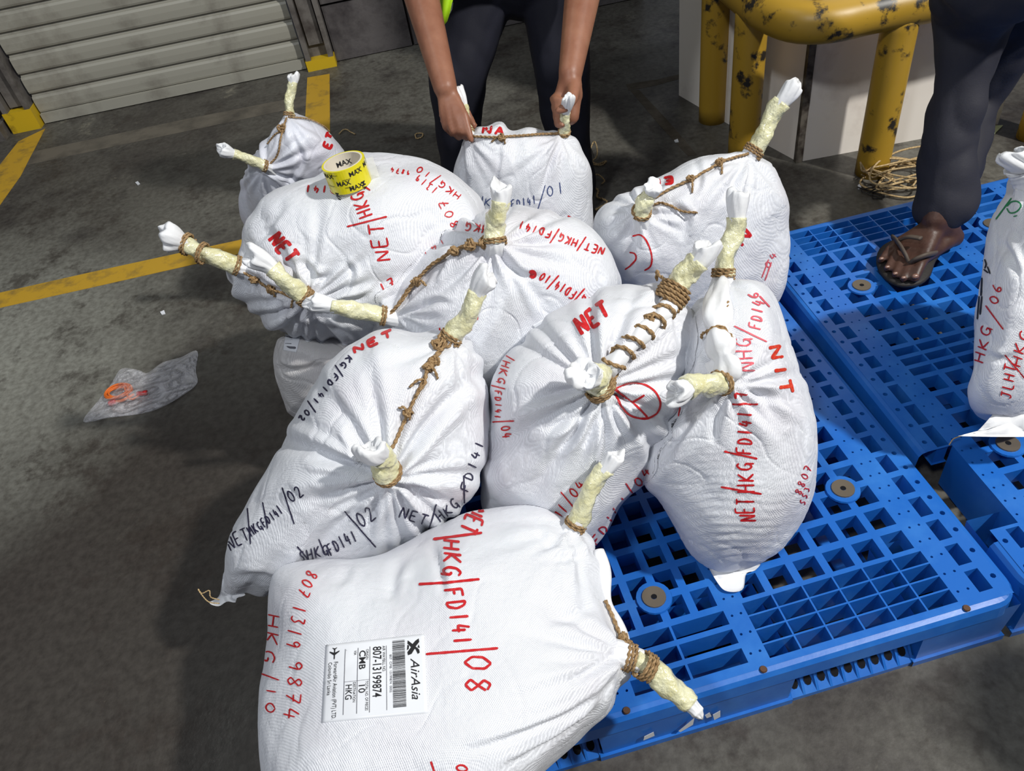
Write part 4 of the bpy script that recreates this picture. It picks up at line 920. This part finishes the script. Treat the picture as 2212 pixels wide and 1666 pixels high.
# ================================================================== TAPE ROLL
MT['tape_yellow'] = mat('yellow_printed_tape', lin(226, 214, 20), .25, .5, Coat_Weight=.4)
MT['card'] = mat('cardboard_core', lin(214, 206, 190), .7, .2)
tp, tn = sH.hit(757, 392); ax = np.array([-.06, .04, 1.0]); ax /= np.linalg.norm(ax)
ta = np.cross([0, 1.0, 0], ax); ta /= np.linalg.norm(ta); tb = np.cross(ax, ta)
RO, RI, TH = .0375, .0310, .042
tc0 = tp - ax*.004
def roll(r, th, z): return tc0 + ta*r*math.cos(th) + tb*r*math.sin(th) + ax*z
tr = empty('tape_roll', tc0); tag(tr, 'roll of yellow printed packing tape sitting on the large left sack', 'tape roll')
def ringmesh(name, r0, r1, z0, z1, m):
    n = 48; pr = [(r1, z0), (r1, z1), (r0, z1), (r0, z0)]
    v = [roll(r, 2*math.pi*i/n, z) for i in range(n) for r, z in pr]
    f = [(i*4+j, ((i+1) % n)*4+j, ((i+1) % n)*4+(j+1) % 4, i*4+(j+1) % 4) for i in range(n) for j in range(4)]
    return mesh(name, v, f, m, tr, False)
ringmesh('tape_winding', RI+.003, RO, 0, TH, MT['tape_yellow']); ringmesh('cardboard_core', RI, RI+.003, -.0003, TH+.0003, MT['card'])
def rolltext(txt, th0, z0, size, r, rot=False, inside=False, mt='print', bold=.02):
    tv, tf = text_mesh(txt, bold); pts = []
    for x, y, _ in tv:
        a, b_ = (x*size, y*size) if not rot else (y*size, -x*size)
        th = th0 + (a/r)*(-1 if inside else 1)
        pts.append(roll(r, th, z0+b_))
    mesh('tape_print', pts, tf, MT[mt], tr, False)
for th0, z0, rot, t in ((-2.05, .016, False, 'MAX'), (-1.35, .028, False, 'MAX'), (-2.35, .004, True, 'MAX'), (-.95, .012, True, 'MAX'), (-1.55, .004, False, 'MAX'), (-2.75, .030, False, 'MAX'), (-.5, .03, False, 'MAX')):
    rolltext(t, th0, z0, .0115, RO+.0004, rot)
for th0, z0 in ((-1.72, .010), (-1.72, .024), (-1.05, .034), (-2.25, .034), (-2.6, .014)): rolltext('PREMIUM', th0, z0, .0035, RO+.0004, False, bold=0)
rolltext('MAX', 2.2, .022, .013, RI-.0004, False, True)
# the loose end of the tape
v = [roll(RO+.0005+.009*t**2, -.25+.28*t, z) + np.array([.004*t, -.001*t, -.004*t]) for t in np.linspace(0, 1, 8) for z in (.001, TH-.001)]
MT['film'] = mat('clear_film', (.9, .9, .78), .15, .6, Alpha=.35)
mesh('loose_tape_end', v, [(2*i, 2*i+1, 2*i+3, 2*i+2) for i in range(7)], MT['film'], tr)

# ================================================================== PEOPLE
def capsule(a, b, ra, rb, seg=14):
    a, b = np.array(a, float), np.array(b, float); L = np.linalg.norm(b-a); t = (b-a)/(L+1e-9)
    q = np.array([0, 0, 1.0]) if abs(t[2]) < .9 else np.array([1.0, 0, 0]); n = np.cross(t, q); n /= np.linalg.norm(n); bb = np.cross(t, n)
    ring = []
    for k in range(1, 5): an = -math.pi/2 + k*math.pi/10; ring.append((a + t*ra*math.sin(an), ra*math.cos(an)))
    for k in range(0, 7): u = k/6; ring.append((a+(b-a)*u, ra+(rb-ra)*u))
    for k in range(1, 5): an = k*math.pi/10; ring.append((b + t*rb*math.sin(an), rb*math.cos(an)))
    v = [a-t*ra]; ph = np.arange(seg)*2*math.pi/seg
    for c, r in ring: v += list(c + np.outer(np.cos(ph)*r, n) + np.outer(np.sin(ph)*r, bb))
    v.append(b+t*rb); m = len(ring)
    f = [(0, 1+(j+1) % seg, 1+j) for j in range(seg)] + [(1+i*seg+j, 1+i*seg+(j+1) % seg, 1+(i+1)*seg+(j+1) % seg, 1+(i+1)*seg+j) for i in range(m-1) for j in range(seg)]
    e_ = 1+m*seg; f += [(e_, 1+(m-1)*seg+j, 1+(m-1)*seg+(j+1) % seg) for j in range(seg)]
    return v, f
def grown(name, caps, voxel, m, parent, smooth=4, noise_=None, extra=None):
    """one continuous surface grown round a set of tapered limbs"""
    b = MB()
    for c in caps: b.add(*capsule(*c))
    if extra: b.add(*extra)
    o = b.build(name, m, None)
    md = o.modifiers.new('r', 'REMESH'); md.mode = 'VOXEL'; md.voxel_size = voxel; md.use_smooth_shade = True
    ms = o.modifiers.new('s', 'SMOOTH'); ms.iterations = smooth; ms.factor = .5
    bpy.context.view_layer.update(); dg = bpy.context.evaluated_depsgraph_get(); ev = o.evaluated_get(dg)
    me = bpy.data.meshes.new_from_object(ev); o.modifiers.clear(); old = o.data; o.data = me; bpy.data.meshes.remove(old)
    me.name = name
    n = len(me.vertices); co = np.empty(n*3); me.vertices.foreach_get('co', co); co = co.reshape(-1, 3)
    if noise_:
        nr = np.empty(n*3); me.vertices.foreach_get('normal', nr); nr = nr.reshape(-1, 3)
        co = co + nr*noise_(co)[:, None]; me.vertices.foreach_set('co', co.ravel())
    me.polygons.foreach_set('use_smooth', [True]*len(me.polygons)); me.update()
    if parent is not None: o.parent = parent; o.matrix_parent_inverse = parent.matrix_world.inverted()
    return o
def chain(pts, rs): return [(pts[i], pts[i+1], rs[i], rs[i+1]) for i in range(len(pts)-1)]
MT['skin'] = mat('brown_skin', lin(150, 104, 82), .45, .4, var=(14, lin(132, 86, 66), .4, .7), bump=(120, .15, .002), Subsurface_Weight=.08)
MT['skin_dark'] = mat('dark_brown_skin', lin(78, 54, 45), .45, .4, var=(20, lin(58, 38, 31), .4, .7), bump=(140, .25, .002))
MT['nail'] = mat('nail', lin(126, 96, 84), .3, .5)
MT['navy'] = mat('navy_work_trousers', lin(30, 31, 42), .75, .25, bump=(300, .3, .001))
MT['charcoal'] = mat('charcoal_trousers', lin(46, 46, 54), .7, .25, bump=(300, .3, .001))
MT['shirt'] = mat('dark_navy_shirt', lin(26, 26, 36), .8, .2, bump=(250, .3, .001))
MT['vest'] = mat('lime_hi_vis_fabric', lin(176, 226, 30), .6, .3, bump=(200, .3, .001))
MT['reflect'] = mat('grey_reflective_band', lin(70, 74, 70), .35, .6)
MT['hair'] = mat('black_hair', (.012, .011, .010), .6, .3, bump=(200, .8, .003))
MT['shoe'] = mat('black_shoe', (.02, .02, .022), .5, .4)
def foldnoise(seed, amp):
    a, b_ = SineNoise(seed, .08, .2, 8), SineNoise(seed+3, .15, .35, 8)
    return lambda p: amp*(.6*np.abs(a(p)) + .7*b_(p))
def head(c, fwd, up, s=1.0):
    """capsules for a head with brow, nose, jaw, ears"""
    f_, u_ = np.array(fwd, float), np.array(up, float); f_ /= np.linalg.norm(f_); u_ -= f_*(u_ @ f_); u_ /= np.linalg.norm(u_); r_ = np.cross(f_, u_); c = np.array(c, float)
    q = lambda x, y, z: c + (r_*x + f_*y + u_*z)*s
    return [(q(0, -.02, .03), q(0, .02, .02), .078*s, .072*s), (q(0, .03, -.03), q(0, .05, -.065), .055*s, .036*s), (q(0, .085, .0), q(0, .102, -.028), .010*s, .014*s),
            (q(-.03, .075, .018), q(.03, .075, .018), .014*s, .014*s), (q(-.02, .082, -.055), q(.02, .082, -.055), .009*s, .009*s),
            (q(.078, 0, .01), q(.078, -.005, -.025), .012*s, .009*s), (q(-.078, 0, .01), q(-.078, -.005, -.025), .012*s, .009*s)], q
def hair_cap(name, q, m, parent, s=1.0): return grown(name, [(q(0, -.035, .05), q(0, .012, .055), .076*s, .070*s), (q(0, -.05, .0), q(0, -.05, -.02), .060*s, .05*s)], .008, m, parent, 3, foldnoise(3, .003))
def eyes(q, parent, s=1.0):
    for sx in (-1, 1):
        v, f = capsule(q(sx*.032, .078, .004), q(sx*.034, .078, .004), .010*s, .010*s); mesh('eye', v, f, MT['paper'], parent)

# ---- the worker bending over the back sack
m1 = empty('person', onz(1120, 430)); tag(m1, 'person in navy trousers and lime vest bending to hold a sack by its ears', 'person')
hL, hR = sF.depth(1012, 290) - .040, sF.depth(1217, 288) - .030
shL, shR = np.array([-.12, 2.06, 1.04]), np.array([.46, 2.03, 1.04])
elL, elR = P(882, -115, 1.80), P(1275, -120, 1.80)
wrL, wrR = P(962, 190, hL+.005), P(1232, 160, hR+.012)
hipL, hipR = P(1050, -70, 2.06), P(1195, -90, 2.06); knL, knR = P(986, 165, 2.12), P(1214, 150, 2.10); anL, anR = onz(1002, 425, .082), onz(1240, 405, .082)
neck = (shL+shR)/2 + np.array([0, -.06, .06]); hc = neck + np.array([0, -.10, .10])
caps = chain([shL, (shL+elL)/2, elL, elL+(wrL-elL)*.28, wrL], [.055, .046, .040, .042, .0265]) + chain([shR, (shR+elR)/2, elR, elR+(wrR-elR)*.28, wrR], [.055, .046, .042, .044, .0265])
caps += chain([shL, neck, shR], [.06, .075, .06]) + [(neck, hc, .05, .05), ((hipL+hipR)/2, neck - np.array([0, 0, .08]), .13, .13), (shL, hipL, .07, .09), (shR, hipR, .07, .09)]
for h_, k_, a_ in ((hipL, knL, anL), (hipR, knR, anR)): caps += chain([h_, k_, a_], [.075, .05, .038])
for a_ in (anL, anR): caps.append((a_ + [0, .02, -.03], a_ + [0, -.16, -.045], .035, .022))
hcaps, hq = head(hc, (0, -.75, -.6), (0, -.5, .8)); caps += hcaps
# image-left hand: back of the hand to us, index finger stretched down along the twine
Q = lambda x, y, d: P(x, y, d)
kn = [(957, 248, hL+.010), (972, 256, hL+.002), (988, 256, hL-.004), (1003, 248, hL-.006)]
for i, k_ in enumerate(kn): caps.append((Q(956+7*i, 200, hL+.004), Q(*k_), .0125, .0098))
caps += chain([Q(*kn[3]), Q(1010, 276, hL-.006), Q(1018, 302, hL-.004)], [.0105, .0092, .0075])
caps += chain([Q(*kn[2]), Q(997, 284, hL-.002), Q(1008, 298, hL+.020)], [.0100, .0088, .0075]) + chain([Q(*kn[1]), Q(978, 284, hL+.004), Q(992, 298, hL+.028)], [.0098, .0086, .0075]) + chain([Q(*kn[0]), Q(961, 274, hL+.014), Q(976, 290, hL+.034)], [.0090, .0078, .0068])
caps += chain([Q(974, 208, hL+.018), Q(1002, 236, hL+.036), Q(1014, 256, hL+.038), Q(1024, 272, hL+.032)], [.014, .012, .0100, .0080])
# image-right hand: closed round the ear, thumb across the front
caps += [(Q(1232, 170, hR+.012), Q(1238, 205, hR+.014), .024, .022), (Q(1238, 200, hR+.014), Q(1236, 252, hR+.022), .020, .016), (Q(1222, 180, hR+.016), Q(1212, 205, hR+.022), .018, .015)]
for i, y in enumerate((210, 229, 247, 263)):
    x0 = 1240-2*i
    caps += chain([Q(x0, y-2, hR+.030), Q(1216, y+2, hR+.040), Q(1196+3*i, y+4, hR+.026), Q(1200+3*i, y+6, hR+.004), Q(1214, y+7, hR-.006)], [.0105, .0102, .0098, .0090, .0076])
caps += chain([Q(1240, 185, hR+.002), Q(1236, 214, hR-.022), Q(1222, 232, hR-.036), Q(1207, 239, hR-.036)], [.016, .0130, .0110, .0088])
body1 = grown('body', caps, .0052, MT['skin'], m1, 3)
eyes(hq, m1)
hair_cap('hair', hq, MT['hair'], m1)
tc_ = []
for h_, k_, a_, hx in ((hipL, knL, anL, -1), (hipR, knR, anR, 1)): tc_ += chain([h_, k_, (k_+a_)/2, a_], [.098, .076, .064, .060])
tc_ += [(hipL, hipR, .105, .105), ((hipL+hipR)/2, (hipL+hipR)/2 + np.array([0, -.05, .10]), .14, .145)]
grown('trousers', tc_, .009, MT['navy'], m1, 4, foldnoise(5, .0035))
mid = (hipL+hipR)/2
sc_ = [(mid + [0, -.04, .08], neck - [0, -.02, .06], .145, .13), (shL, shR, .075, .075), (shL, mid + [-.06, -.04, .06], .085, .10), (shR, mid + [.06, -.04, .06], .085, .10)] + chain([shL, (shL*1.5+elL)/2.5], [.07, .062]) + chain([shR, (shR*1.5+elR)/2.5], [.07, .062])
grown('shirt', sc_, .009, MT['shirt'], m1, 4, foldnoise(6, .003))
vc_ = [(mid + [0, -.07, .16], neck - [0, 0, .05], .150, .137), (shL*.8+shR*.2, shR*.8+shL*.2, .083, .083)]
vest = grown('safety_vest', vc_, .009, MT['vest'], m1, 4, foldnoise(8, .004))
# the vest's front corner hanging down beside the arm
low = [(945,-10),(947,12),(951,40),(957,58),(966,44),(975,14),(980,-10)]
ta_, tb_ = mid + np.array([-.17, -.10, .26]), mid + np.array([-.06, -.20, .26])
vv = []; ff = []
for side in (0, 1):
    for i in range(7):
        lo = P(*low[i], 1.845 + .012*math.sin(i*1.7)); hi = ta_*(1-i/6) + tb_*(i/6)
        for j in range(9): t_ = j/8; vv.append(lo*(1-t_) + hi*t_ + np.array([0, (side*.006) + .008*math.sin(t_*6+i), 0]))
ff = [(s0+i*9+j, s0+i*9+j+1, s0+(i+1)*9+j+1, s0+(i+1)*9+j) for s0 in (0, 63) for i in range(6) for j in range(8)]
edge = [i*9 for i in range(7)]; ff += [(edge[i], edge[i+1], 63+edge[i+1], 63+edge[i]) for i in range(6)]
hem = mesh('vest_front_corner', vv, ff, MT['vest'], vest)
bv = [P(x, y, 1.841 + .01*math.sin(y*.06)) for x, y in ((958,8),(968,2),(979,6),(977,20),(972,30),(964,24))]; bv2 = [P(x, y, 1.838 + .01*math.sin(y*.06)) for x, y in ((958,8),(968,2),(979,6),(977,20),(972,30),(964,24))]
mesh('reflective_band', bv2 + bv, [tuple(range(6))] + [(i, (i+1) % 6, 6+(i+1) % 6, 6+i) for i in range(6)], MT['reflect'], vest, False)
for a_ in (anL, anR): grown('shoe', [(a_ + [0, .03, -.035], a_ + [0, -.17, -.047], .042, .034), (a_ + [0, .0, -.02], a_ + [0, .0, .0], .045, .045)], .008, MT['shoe'], m1, 3)

# ---- the barefoot-in-sandal worker on the right
m2 = empty('person', onz(2000, 520, .13)); tag(m2, 'person in charcoal trousers and worn sandals standing on the broken pallet', 'person')
tips = [(1976,600),(1951,603),(1933,594),(1916,580),(1903,562)]; heads_ = [(1994,558),(1974,553),(1958,546),(1944,538),(1932,529)]
ank = onz(2022, 474, .225); heel = onz(2058, 512, .168)
caps = []
for i, (t_, h_) in enumerate(zip(tips, heads_)):
    tpz, hdz = onz(*t_, .163 if i == 0 else .161), onz(*h_, .178-.002*i); mdl = (tpz*.45+hdz*.55) + [0, 0, .006]
    rr = .0125 if i == 0 else .0088
    caps += chain([hdz, mdl, tpz], [rr*1.1, rr, rr*.92]) + [(ank + [0, 0, -.022], hdz, .026, rr*1.25), (heel + [0, 0, .002], hdz + [0, 0, -.004], .022, .012)]
kne, hip = P(2112, 20, 1.60), np.array([1.06, 1.47, .74])
caps += chain([ank, P(2060, 300, 1.715), kne, hip], [.030, .040, .052, .075]) + [(ank, heel, .030, .024)]
an2, kn2, hp2 = onz(2045, 400, .205), P(2200, 20, 1.72), np.array([1.24, 1.56, .74])
caps += chain([an2, P(2110, 220, 1.88), kn2, hp2], [.026, .030, .040, .06]) + [(an2 + [0, .02, -.03], an2 + [-.04, -.12, -.05], .03, .02)]
pel = (hip+hp2)/2; chest = pel + np.array([-.13, -.02, .38]); nk = chest + np.array([0, 0, .12]); hd = nk + np.array([0, -.02, .16])
caps += [(hip, hp2, .10, .10), (pel, chest, .13, .13), (chest, nk, .10, .055), (nk, hd, .05, .05)]
for sx in (-1, 1):
    s0 = chest + np.array([sx*.17, 0, .05]); e0 = s0 + np.array([sx*.01, .05, -.20]); w0 = e0 + np.array([-sx*.10, -.14, .16])
    caps += [(chest, s0, .10, .055)] + chain([s0, e0, w0], [.05, .038, .026]) + [(w0, w0 + [-sx*.03, -.02, .06], .028, .024)]
    for k_ in range(4): caps.append((w0 + [-sx*.035, -.045+.02*k_, .07], w0 + [-sx*.05, -.05+.02*k_, .13-.01*abs(k_-1.5)], .0095, .0075))
    caps.append((w0 + [0, -.03, .03], w0 + [-sx*.01, -.075, .07], .011, .008))
hcaps, hq2 = head(hd, (-.3, -.9, -.3), (0, 0, 1)); caps += hcaps
grown('body', caps, .0052, MT['skin_dark'], m2, 2)
for i, t_ in enumerate(tips):
    tpz = onz(t_[0]+1, t_[1]-3, .172 if i == 0 else .1685); v, f = capsule(tpz + [.002, 0, 0], tpz - [.002, 0, 0], .0058 if i == 0 else .0038, .0058 if i == 0 else .0038, 8); mesh('toenail', v, f, MT['nail'], m2)
eyes(hq2, m2); hair_cap('hair', hq2, MT['hair'], m2)
tc_ = chain([hip, kne, P(2076, 200, 1.665), P(2046, 340, 1.725), P(2038, 438, 1.762)], [.115, .080, .052, .058, .064]) + chain([hp2, kn2, P(2110, 220, 1.88), an2 + [0, 0, .03]], [.115, .082, .055, .058]) + [(hip, hp2, .125, .125)]
grown('trousers', tc_, .0085, MT['charcoal'], m2, 4, foldnoise(15, .0060))
sc_ = [(pel + [0, 0, .08], chest + [0, 0, .02], .150, .145)] + [(chest, chest + [sx*.17, 0, .05], .115, .07) for sx in (-1, 1)] + [(chest + [sx*.17, 0, .05], chest + [sx*.20, .01, -.09], .066, .062) for sx in (-1, 1)]
grown('shirt', sc_, .010, MT['shirt'], m2, 4, foldnoise(16, .004))
# sandal
MT['sandal'] = mat('worn_black_rubber', (.028, .025, .024), .6, .3, bump=(90, .3, .002)); MT['strap'] = mat('grey_brown_strap', lin(84, 74, 66), .6, .3)
so = catmull([(1893,560),(1897,585),(1915,608),(1945,622),(1985,618),(2008,600),(2022,565),(2048,535),(2075,512),(2068,492),(2035,492),(1990,505),(1940,518),(1905,536)], 48, True); cs = so.mean(0)
sl = empty('sandal', onz(1960, 560, .132)); tag(sl, 'worn black sandal on the foot on the broken pallet', 'sandal')
v = [onz(x, y, .1315) for x, y in so] + [onz(x, y-4, .149) for x, y in so] + [onz(*(cs+(np.array([x, y-4])-cs)*.9), .153) for x, y in so]; k = 48
mesh('sole', v, [(i*k+j, i*k+(j+1) % k, (i+1)*k+(j+1) % k, (i+1)*k+j) for i in range(2) for j in range(k)] + [tuple(range(2*k, 3*k)), tuple(range(k-1, -1, -1))], MT['sandal'], sl)
for pth in ([(1962,575,.165),(1960,560,.186),(1950,540,.196),(1938,522,.190),(1928,512,.160)], [(1962,575,.165),(1975,562,.193),(1998,552,.203),(2016,548,.190),(2026,546,.158)], [(1938,522,.186),(1962,512,.212),(1990,515,.220)]):
    p3 = catmull([onz(*q_) for q_ in pth], 16); v, f = tube(p3, .0052, 10, lambda u_, ph: 1+.35*np.cos(ph*2)); mesh('strap', v, f, MT['strap'], sl)

# ================================================================== FLOOR ITEMS
def scrap(px, label, th=.0030, m='twine_pale', z0=.004, zf=None):
    n = len(px); pts = [onz(x, y, 0) + np.array([0, 0, z0 + (zf[i] if zf else .002*(i % 2))]) for i, (x, y) in enumerate(px)]
    o = twine_mesh('twine_scrap', catmull(pts, 8*n), th, MT[m]); tag(o, label, 'twine', 'loose twine scraps'); return o
scrap([(733,292),(742,284),(750,282),(758,288),(768,292)], 'short bent twine scrap on the floor beside the back left sack', .0034)
scrap([(900,302),(898,294),(906,290),(914,292),(912,298),(902,303)], 'small loop of twine on the floor left of the bending worker', .0034)
scrap([(1278,352),(1290,345),(1290,330),(1284,320),(1276,330)], 'curled twine scrap standing by the worker\'s trouser leg', .0030, zf=[0,.01,.02,.02,.01])
scrap([(1276,350),(1292,358),(1310,350),(1300,360),(1282,358)], 'twine scrap with two ends beside the trouser leg, below the curl', .0034)
scrap([(1276,392),(1290,384),(1306,394),(1300,400)], 'hooked twine scrap between the held sack and back right sack', .0032, zf=[0,.008,.004,0])
scrap([(1278,408),(1292,414),(1290,428),(1304,434),(1312,440),(1296,452),(1286,456)], 'kinked twine scrap nearest the back right sack', .0044)
scrap([(2128,976),(2136,1002),(2150,1022),(2170,1036),(2196,1038),(2225,1030)], 'pale twine lying on the broken pallet at the right edge', .0036, z0=.140)
scrap([(2206,1060),(2204,1084),(2196,1110),(2190,1144)], 'frayed twine end hanging low at the right edge on the broken pallet', .0050, z0=.138)
rg = np.random.default_rng(4); pts = []
c0 = onz(1945, 392, 0)
for i in range(58):
    a = i*1.05 + rg.uniform(-.5, .5); rr = rg.uniform(.045, .105); pts.append(c0 + np.array([rr*1.25*math.cos(a)+rg.uniform(-.02, .02), rr*math.sin(a)*.85+rg.uniform(-.02, .02), .006 + .0013*i*rg.uniform(.3, 1)]))
b = MB()
for j in range(0, 58, 14):
    q = catmull(pts[j:j+16], 220); b.add(*tube(q, .0028, 6))
o = b.build('twine_heap', MT['twine_pale'], None, True); tag(o, 'tangled heap of pale twine on the floor behind the broken pallet', 'twine')
pts = [onz(1852, 404, .006)] + [onz(1880+rg.uniform(-25, 45), 412+rg.uniform(-14, 16), .004+rg.uniform(0, .012)) for _ in range(12)]
o = mesh('wire', *tube(catmull(pts, 110), .0016, 6), MT['twine_dark']); tag(o, 'thin black wire tangled beside the twine heap', 'wire')
def chip(px, label, m='paper', z=.004, name='paper_bit', cat='paper'):
    p = [onz(x, y, 0) for x, y in px]; n = len(p)
    v = [q + np.array([0, 0, .0005]) for q in p] + [q + np.array([0, 0, z*(1+.4*math.sin(i*2))]) for i, q in enumerate(p)]
    o = mesh(name, v, [tuple(range(n, 2*n)), tuple(range(n-1, -1, -1))] + [(i, (i+1) % n, n+(i+1) % n, n+i) for i in range(n)], MT[m], None, False); tag(o, label, cat); return o
MT['green_paper'] = mat('pale_green_paper', lin(198, 208, 160), .6, .3)
chip([(293,396),(299,394),(303,398),(298,401)], 'tiny white paper fleck on the open floor at the left'); chip([(347,676),(356,673),(358,679),(350,681)], 'tiny white fleck on the floor above the plastic bag')
chip([(1456,305),(1464,303),(1466,308),(1459,309)], 'white fleck on the floor joint left of the guard rail'); chip([(1852,404),(1858,401),(1860,408),(1854,410)], 'white scrap beside the black wire', z=.006)
chip([(2112,274),(2166,273),(2120,318),(2095,330)], 'sheet of pale green paper on the floor behind the sandalled worker', 'green_paper', .003, 'paper_sheet')

# clear plastic bag with an orange cord inside
MT['cleargloss'] = mat('clear_polythene', (.95, .95, 1.0), .10, 1.0, bump=(55, 1.0, .012), Alpha=.30, Coat_Weight=1.0)
MT['cord'] = mat('orange_cord', lin(214, 106, 36), .45, .4); MT['redplug'] = mat('red_plug', lin(196, 34, 36), .4, .5)
out_ = catmull([(180,911),(215,862),(240,830),(262,797),(300,800),(318,806),(350,784),(390,772),(426,758),(423,800),(426,828),(398,852),(350,880),(305,894),(240,902)], 110, True); cb = np.array([300, 845.])
v = []; f = []; R_ = 26; fac = SineNoise(9, .025, .06, 10); fac2 = SineNoise(10, .05, .1, 8)
for side in (1, 0):
    for i in range(R_):
        s_ = (i+1)/R_; q = cb + (out_-cb)*s_
        for x, y in q:
            p = onz(x, y, 0); h = .030*(1-s_**2)**.7
            z = .002 + (h*.75 + ((1-min(1, abs(fac(p[None])[0])))**2*.016 + .006*fac2(p[None])[0])*(1-s_**6)) if side else .001
            v.append(onz(x, y, max(z, .001)))
    v.append(onz(cb[0], cb[1], .03 if side else .001))
n_ = 110
for side in (0, 1):
    o_ = side*(R_*n_+1)
    for i in range(R_-1): f += [(o_+i*n_+j, o_+i*n_+(j+1) % n_, o_+(i+1)*n_+(j+1) % n_, o_+(i+1)*n_+j) for j in range(n_)]
    f += [(o_+j, o_+(j+1) % n_, o_+R_*n_) for j in range(n_)]
o = mesh('plastic_bag', v, f, MT['cleargloss'], None, False); tag(o, 'crumpled clear plastic bag lying on the floor at the left', 'plastic bag')
cr = empty('coiled_cord', onz(265, 855, .004)); tag(cr, 'coiled orange cord with red plugs inside the clear plastic bag', 'cord')
t = np.linspace(0, 5.2*2*math.pi, 200); ce = onz(258, 850, .010)
pp_ = ce + np.stack([np.cos(t)*(.030+.006*np.sin(t*.3)), np.sin(t)*(.022+.005*np.cos(t*.21)), .004+.006*t/t[-1]+.002*np.sin(t*1.7)], 1)
mesh('cord', *tube(np.vstack([pp_, catmull([pp_[-1], onz(280, 862, .014), onz(300, 855, .012)], 12)]), .0026, 8), MT['cord'], cr)
mesh('cord_end', *tube(catmull([onz(240, 868, .010), onz(262, 866, .013), onz(290, 852, .012)], 14), .0040, 8), MT['cord'], cr)
for (a0, a1) in (((296,852,.012),(318,848,.011)), ((236,872,.010),(250,868,.012))): mesh('plug', *tube(catmull([onz(*a0), (onz(*a0)+onz(*a1))/2, onz(*a1)], 8), .0065, 12), MT['redplug'], cr)

# sticker remnants on the pallet's front
MT['sticker'] = mat('torn_white_sticker', (.62, .63, .66), .5, .3)
n1 = T1((0, -1, 0)) - T1((0, 0, 0)); p0 = T1((0, -.0026, 0))
def onfront(x, y): d = ray(x, y); return CAM + d*float(((p0-CAM) @ n1)/(d @ n1))
for L in ([(1523,1546),(1533,1540),(1537,1548),(1527,1552)], [(1540,1545),(1556,1536),(1556,1549),(1543,1556)], [(1488,1562),(1500,1552),(1497,1566),(1470,1582),(1466,1580)], [(1392,1592),(1412,1582),(1414,1590),(1390,1600)]):
    vv = [onfront(x, y) for x, y in L]; n = len(vv)
    mesh('sticker_remnant', vv + [q - n1*.0006 for q in vv], [tuple(range(n))] + [(i, (i+1) % n, n+(i+1) % n, n+i) for i in range(n)], MT['sticker'], P1, False)

# ---- a worker standing beside the photographer, out of frame: the shadow on the floor at the lower right is theirs
m3 = empty('person', (1.48, .045, 0)); tag(m3, 'person out of frame at the right, casting the shadow on the floor', 'person')
B3 = np.array([1.48, .045, 0]); caps = []
for sx in (-1, 1):
    h3, k3, a3 = B3 + [sx*.09, 0, .74], B3 + [sx*.10, -.01, .40], B3 + [sx*.11, 0, .07]
    caps += chain([h3, k3, a3], [.085, .058, .04]) + [(a3 + [0, -.03, -.03], a3 + [0, .14, -.045], .035, .025)]
    s3 = B3 + [sx*.17, 0, 1.18]; e3 = B3 + [sx*.22, .04, .93]; w3 = B3 + [sx*.17, .20, .98]
    caps += [(B3 + [0, 0, 1.15], s3, .10, .06)] + chain([s3, e3, w3], [.052, .04, .028]) + [(w3, w3 + [-sx*.02, .06, .02], .028, .024)]
    for k_ in range(4): caps.append((w3 + [-sx*.03, .07, -.02+.02*k_], w3 + [-sx*.04, .13-.006*abs(k_-2), -.02+.02*k_], .010, .008))
    caps.append((w3 + [-sx*.02, .03, .03], w3 + [-sx*.045, .075, .06], .011, .009))
caps += [(B3 + [0, 0, .74], B3 + [0, 0, 1.12], .13, .13), (B3 + [0, 0, 1.18], B3 + [0, .01, 1.32], .055, .05)]
hcaps, hq3 = head(B3 + [0, .02, 1.40], (-.2, 1, -.35), (0, 0, 1)); caps += hcaps
grown('body', caps, .0075, MT['skin'], m3, 3); eyes(hq3, m3); hair_cap('hair', hq3, MT['hair'], m3)
tc_ = [(B3 + [-.09, 0, .74], B3 + [.09, 0, .74], .12, .12)]
for sx in (-1, 1): tc_ += chain([B3 + [sx*.09, 0, .74], B3 + [sx*.10, -.01, .40], B3 + [sx*.11, 0, .10]], [.11, .08, .065])
grown('trousers', tc_, .011, MT['navy'], m3, 4, foldnoise(25, .004))
grown('shirt', [(B3 + [0, 0, .78], B3 + [0, 0, 1.14], .145, .145)] + [c for sx in (-1, 1) for c in [(B3 + [0, 0, 1.15], B3 + [sx*.17, 0, 1.18], .115, .072), (B3 + [sx*.17, 0, 1.18], B3 + [sx*.20, .02, 1.04], .066, .06)]], .011, MT['shirt'], m3, 4, foldnoise(26, .004))
m3.rotation_euler.z = math.radians(-22)
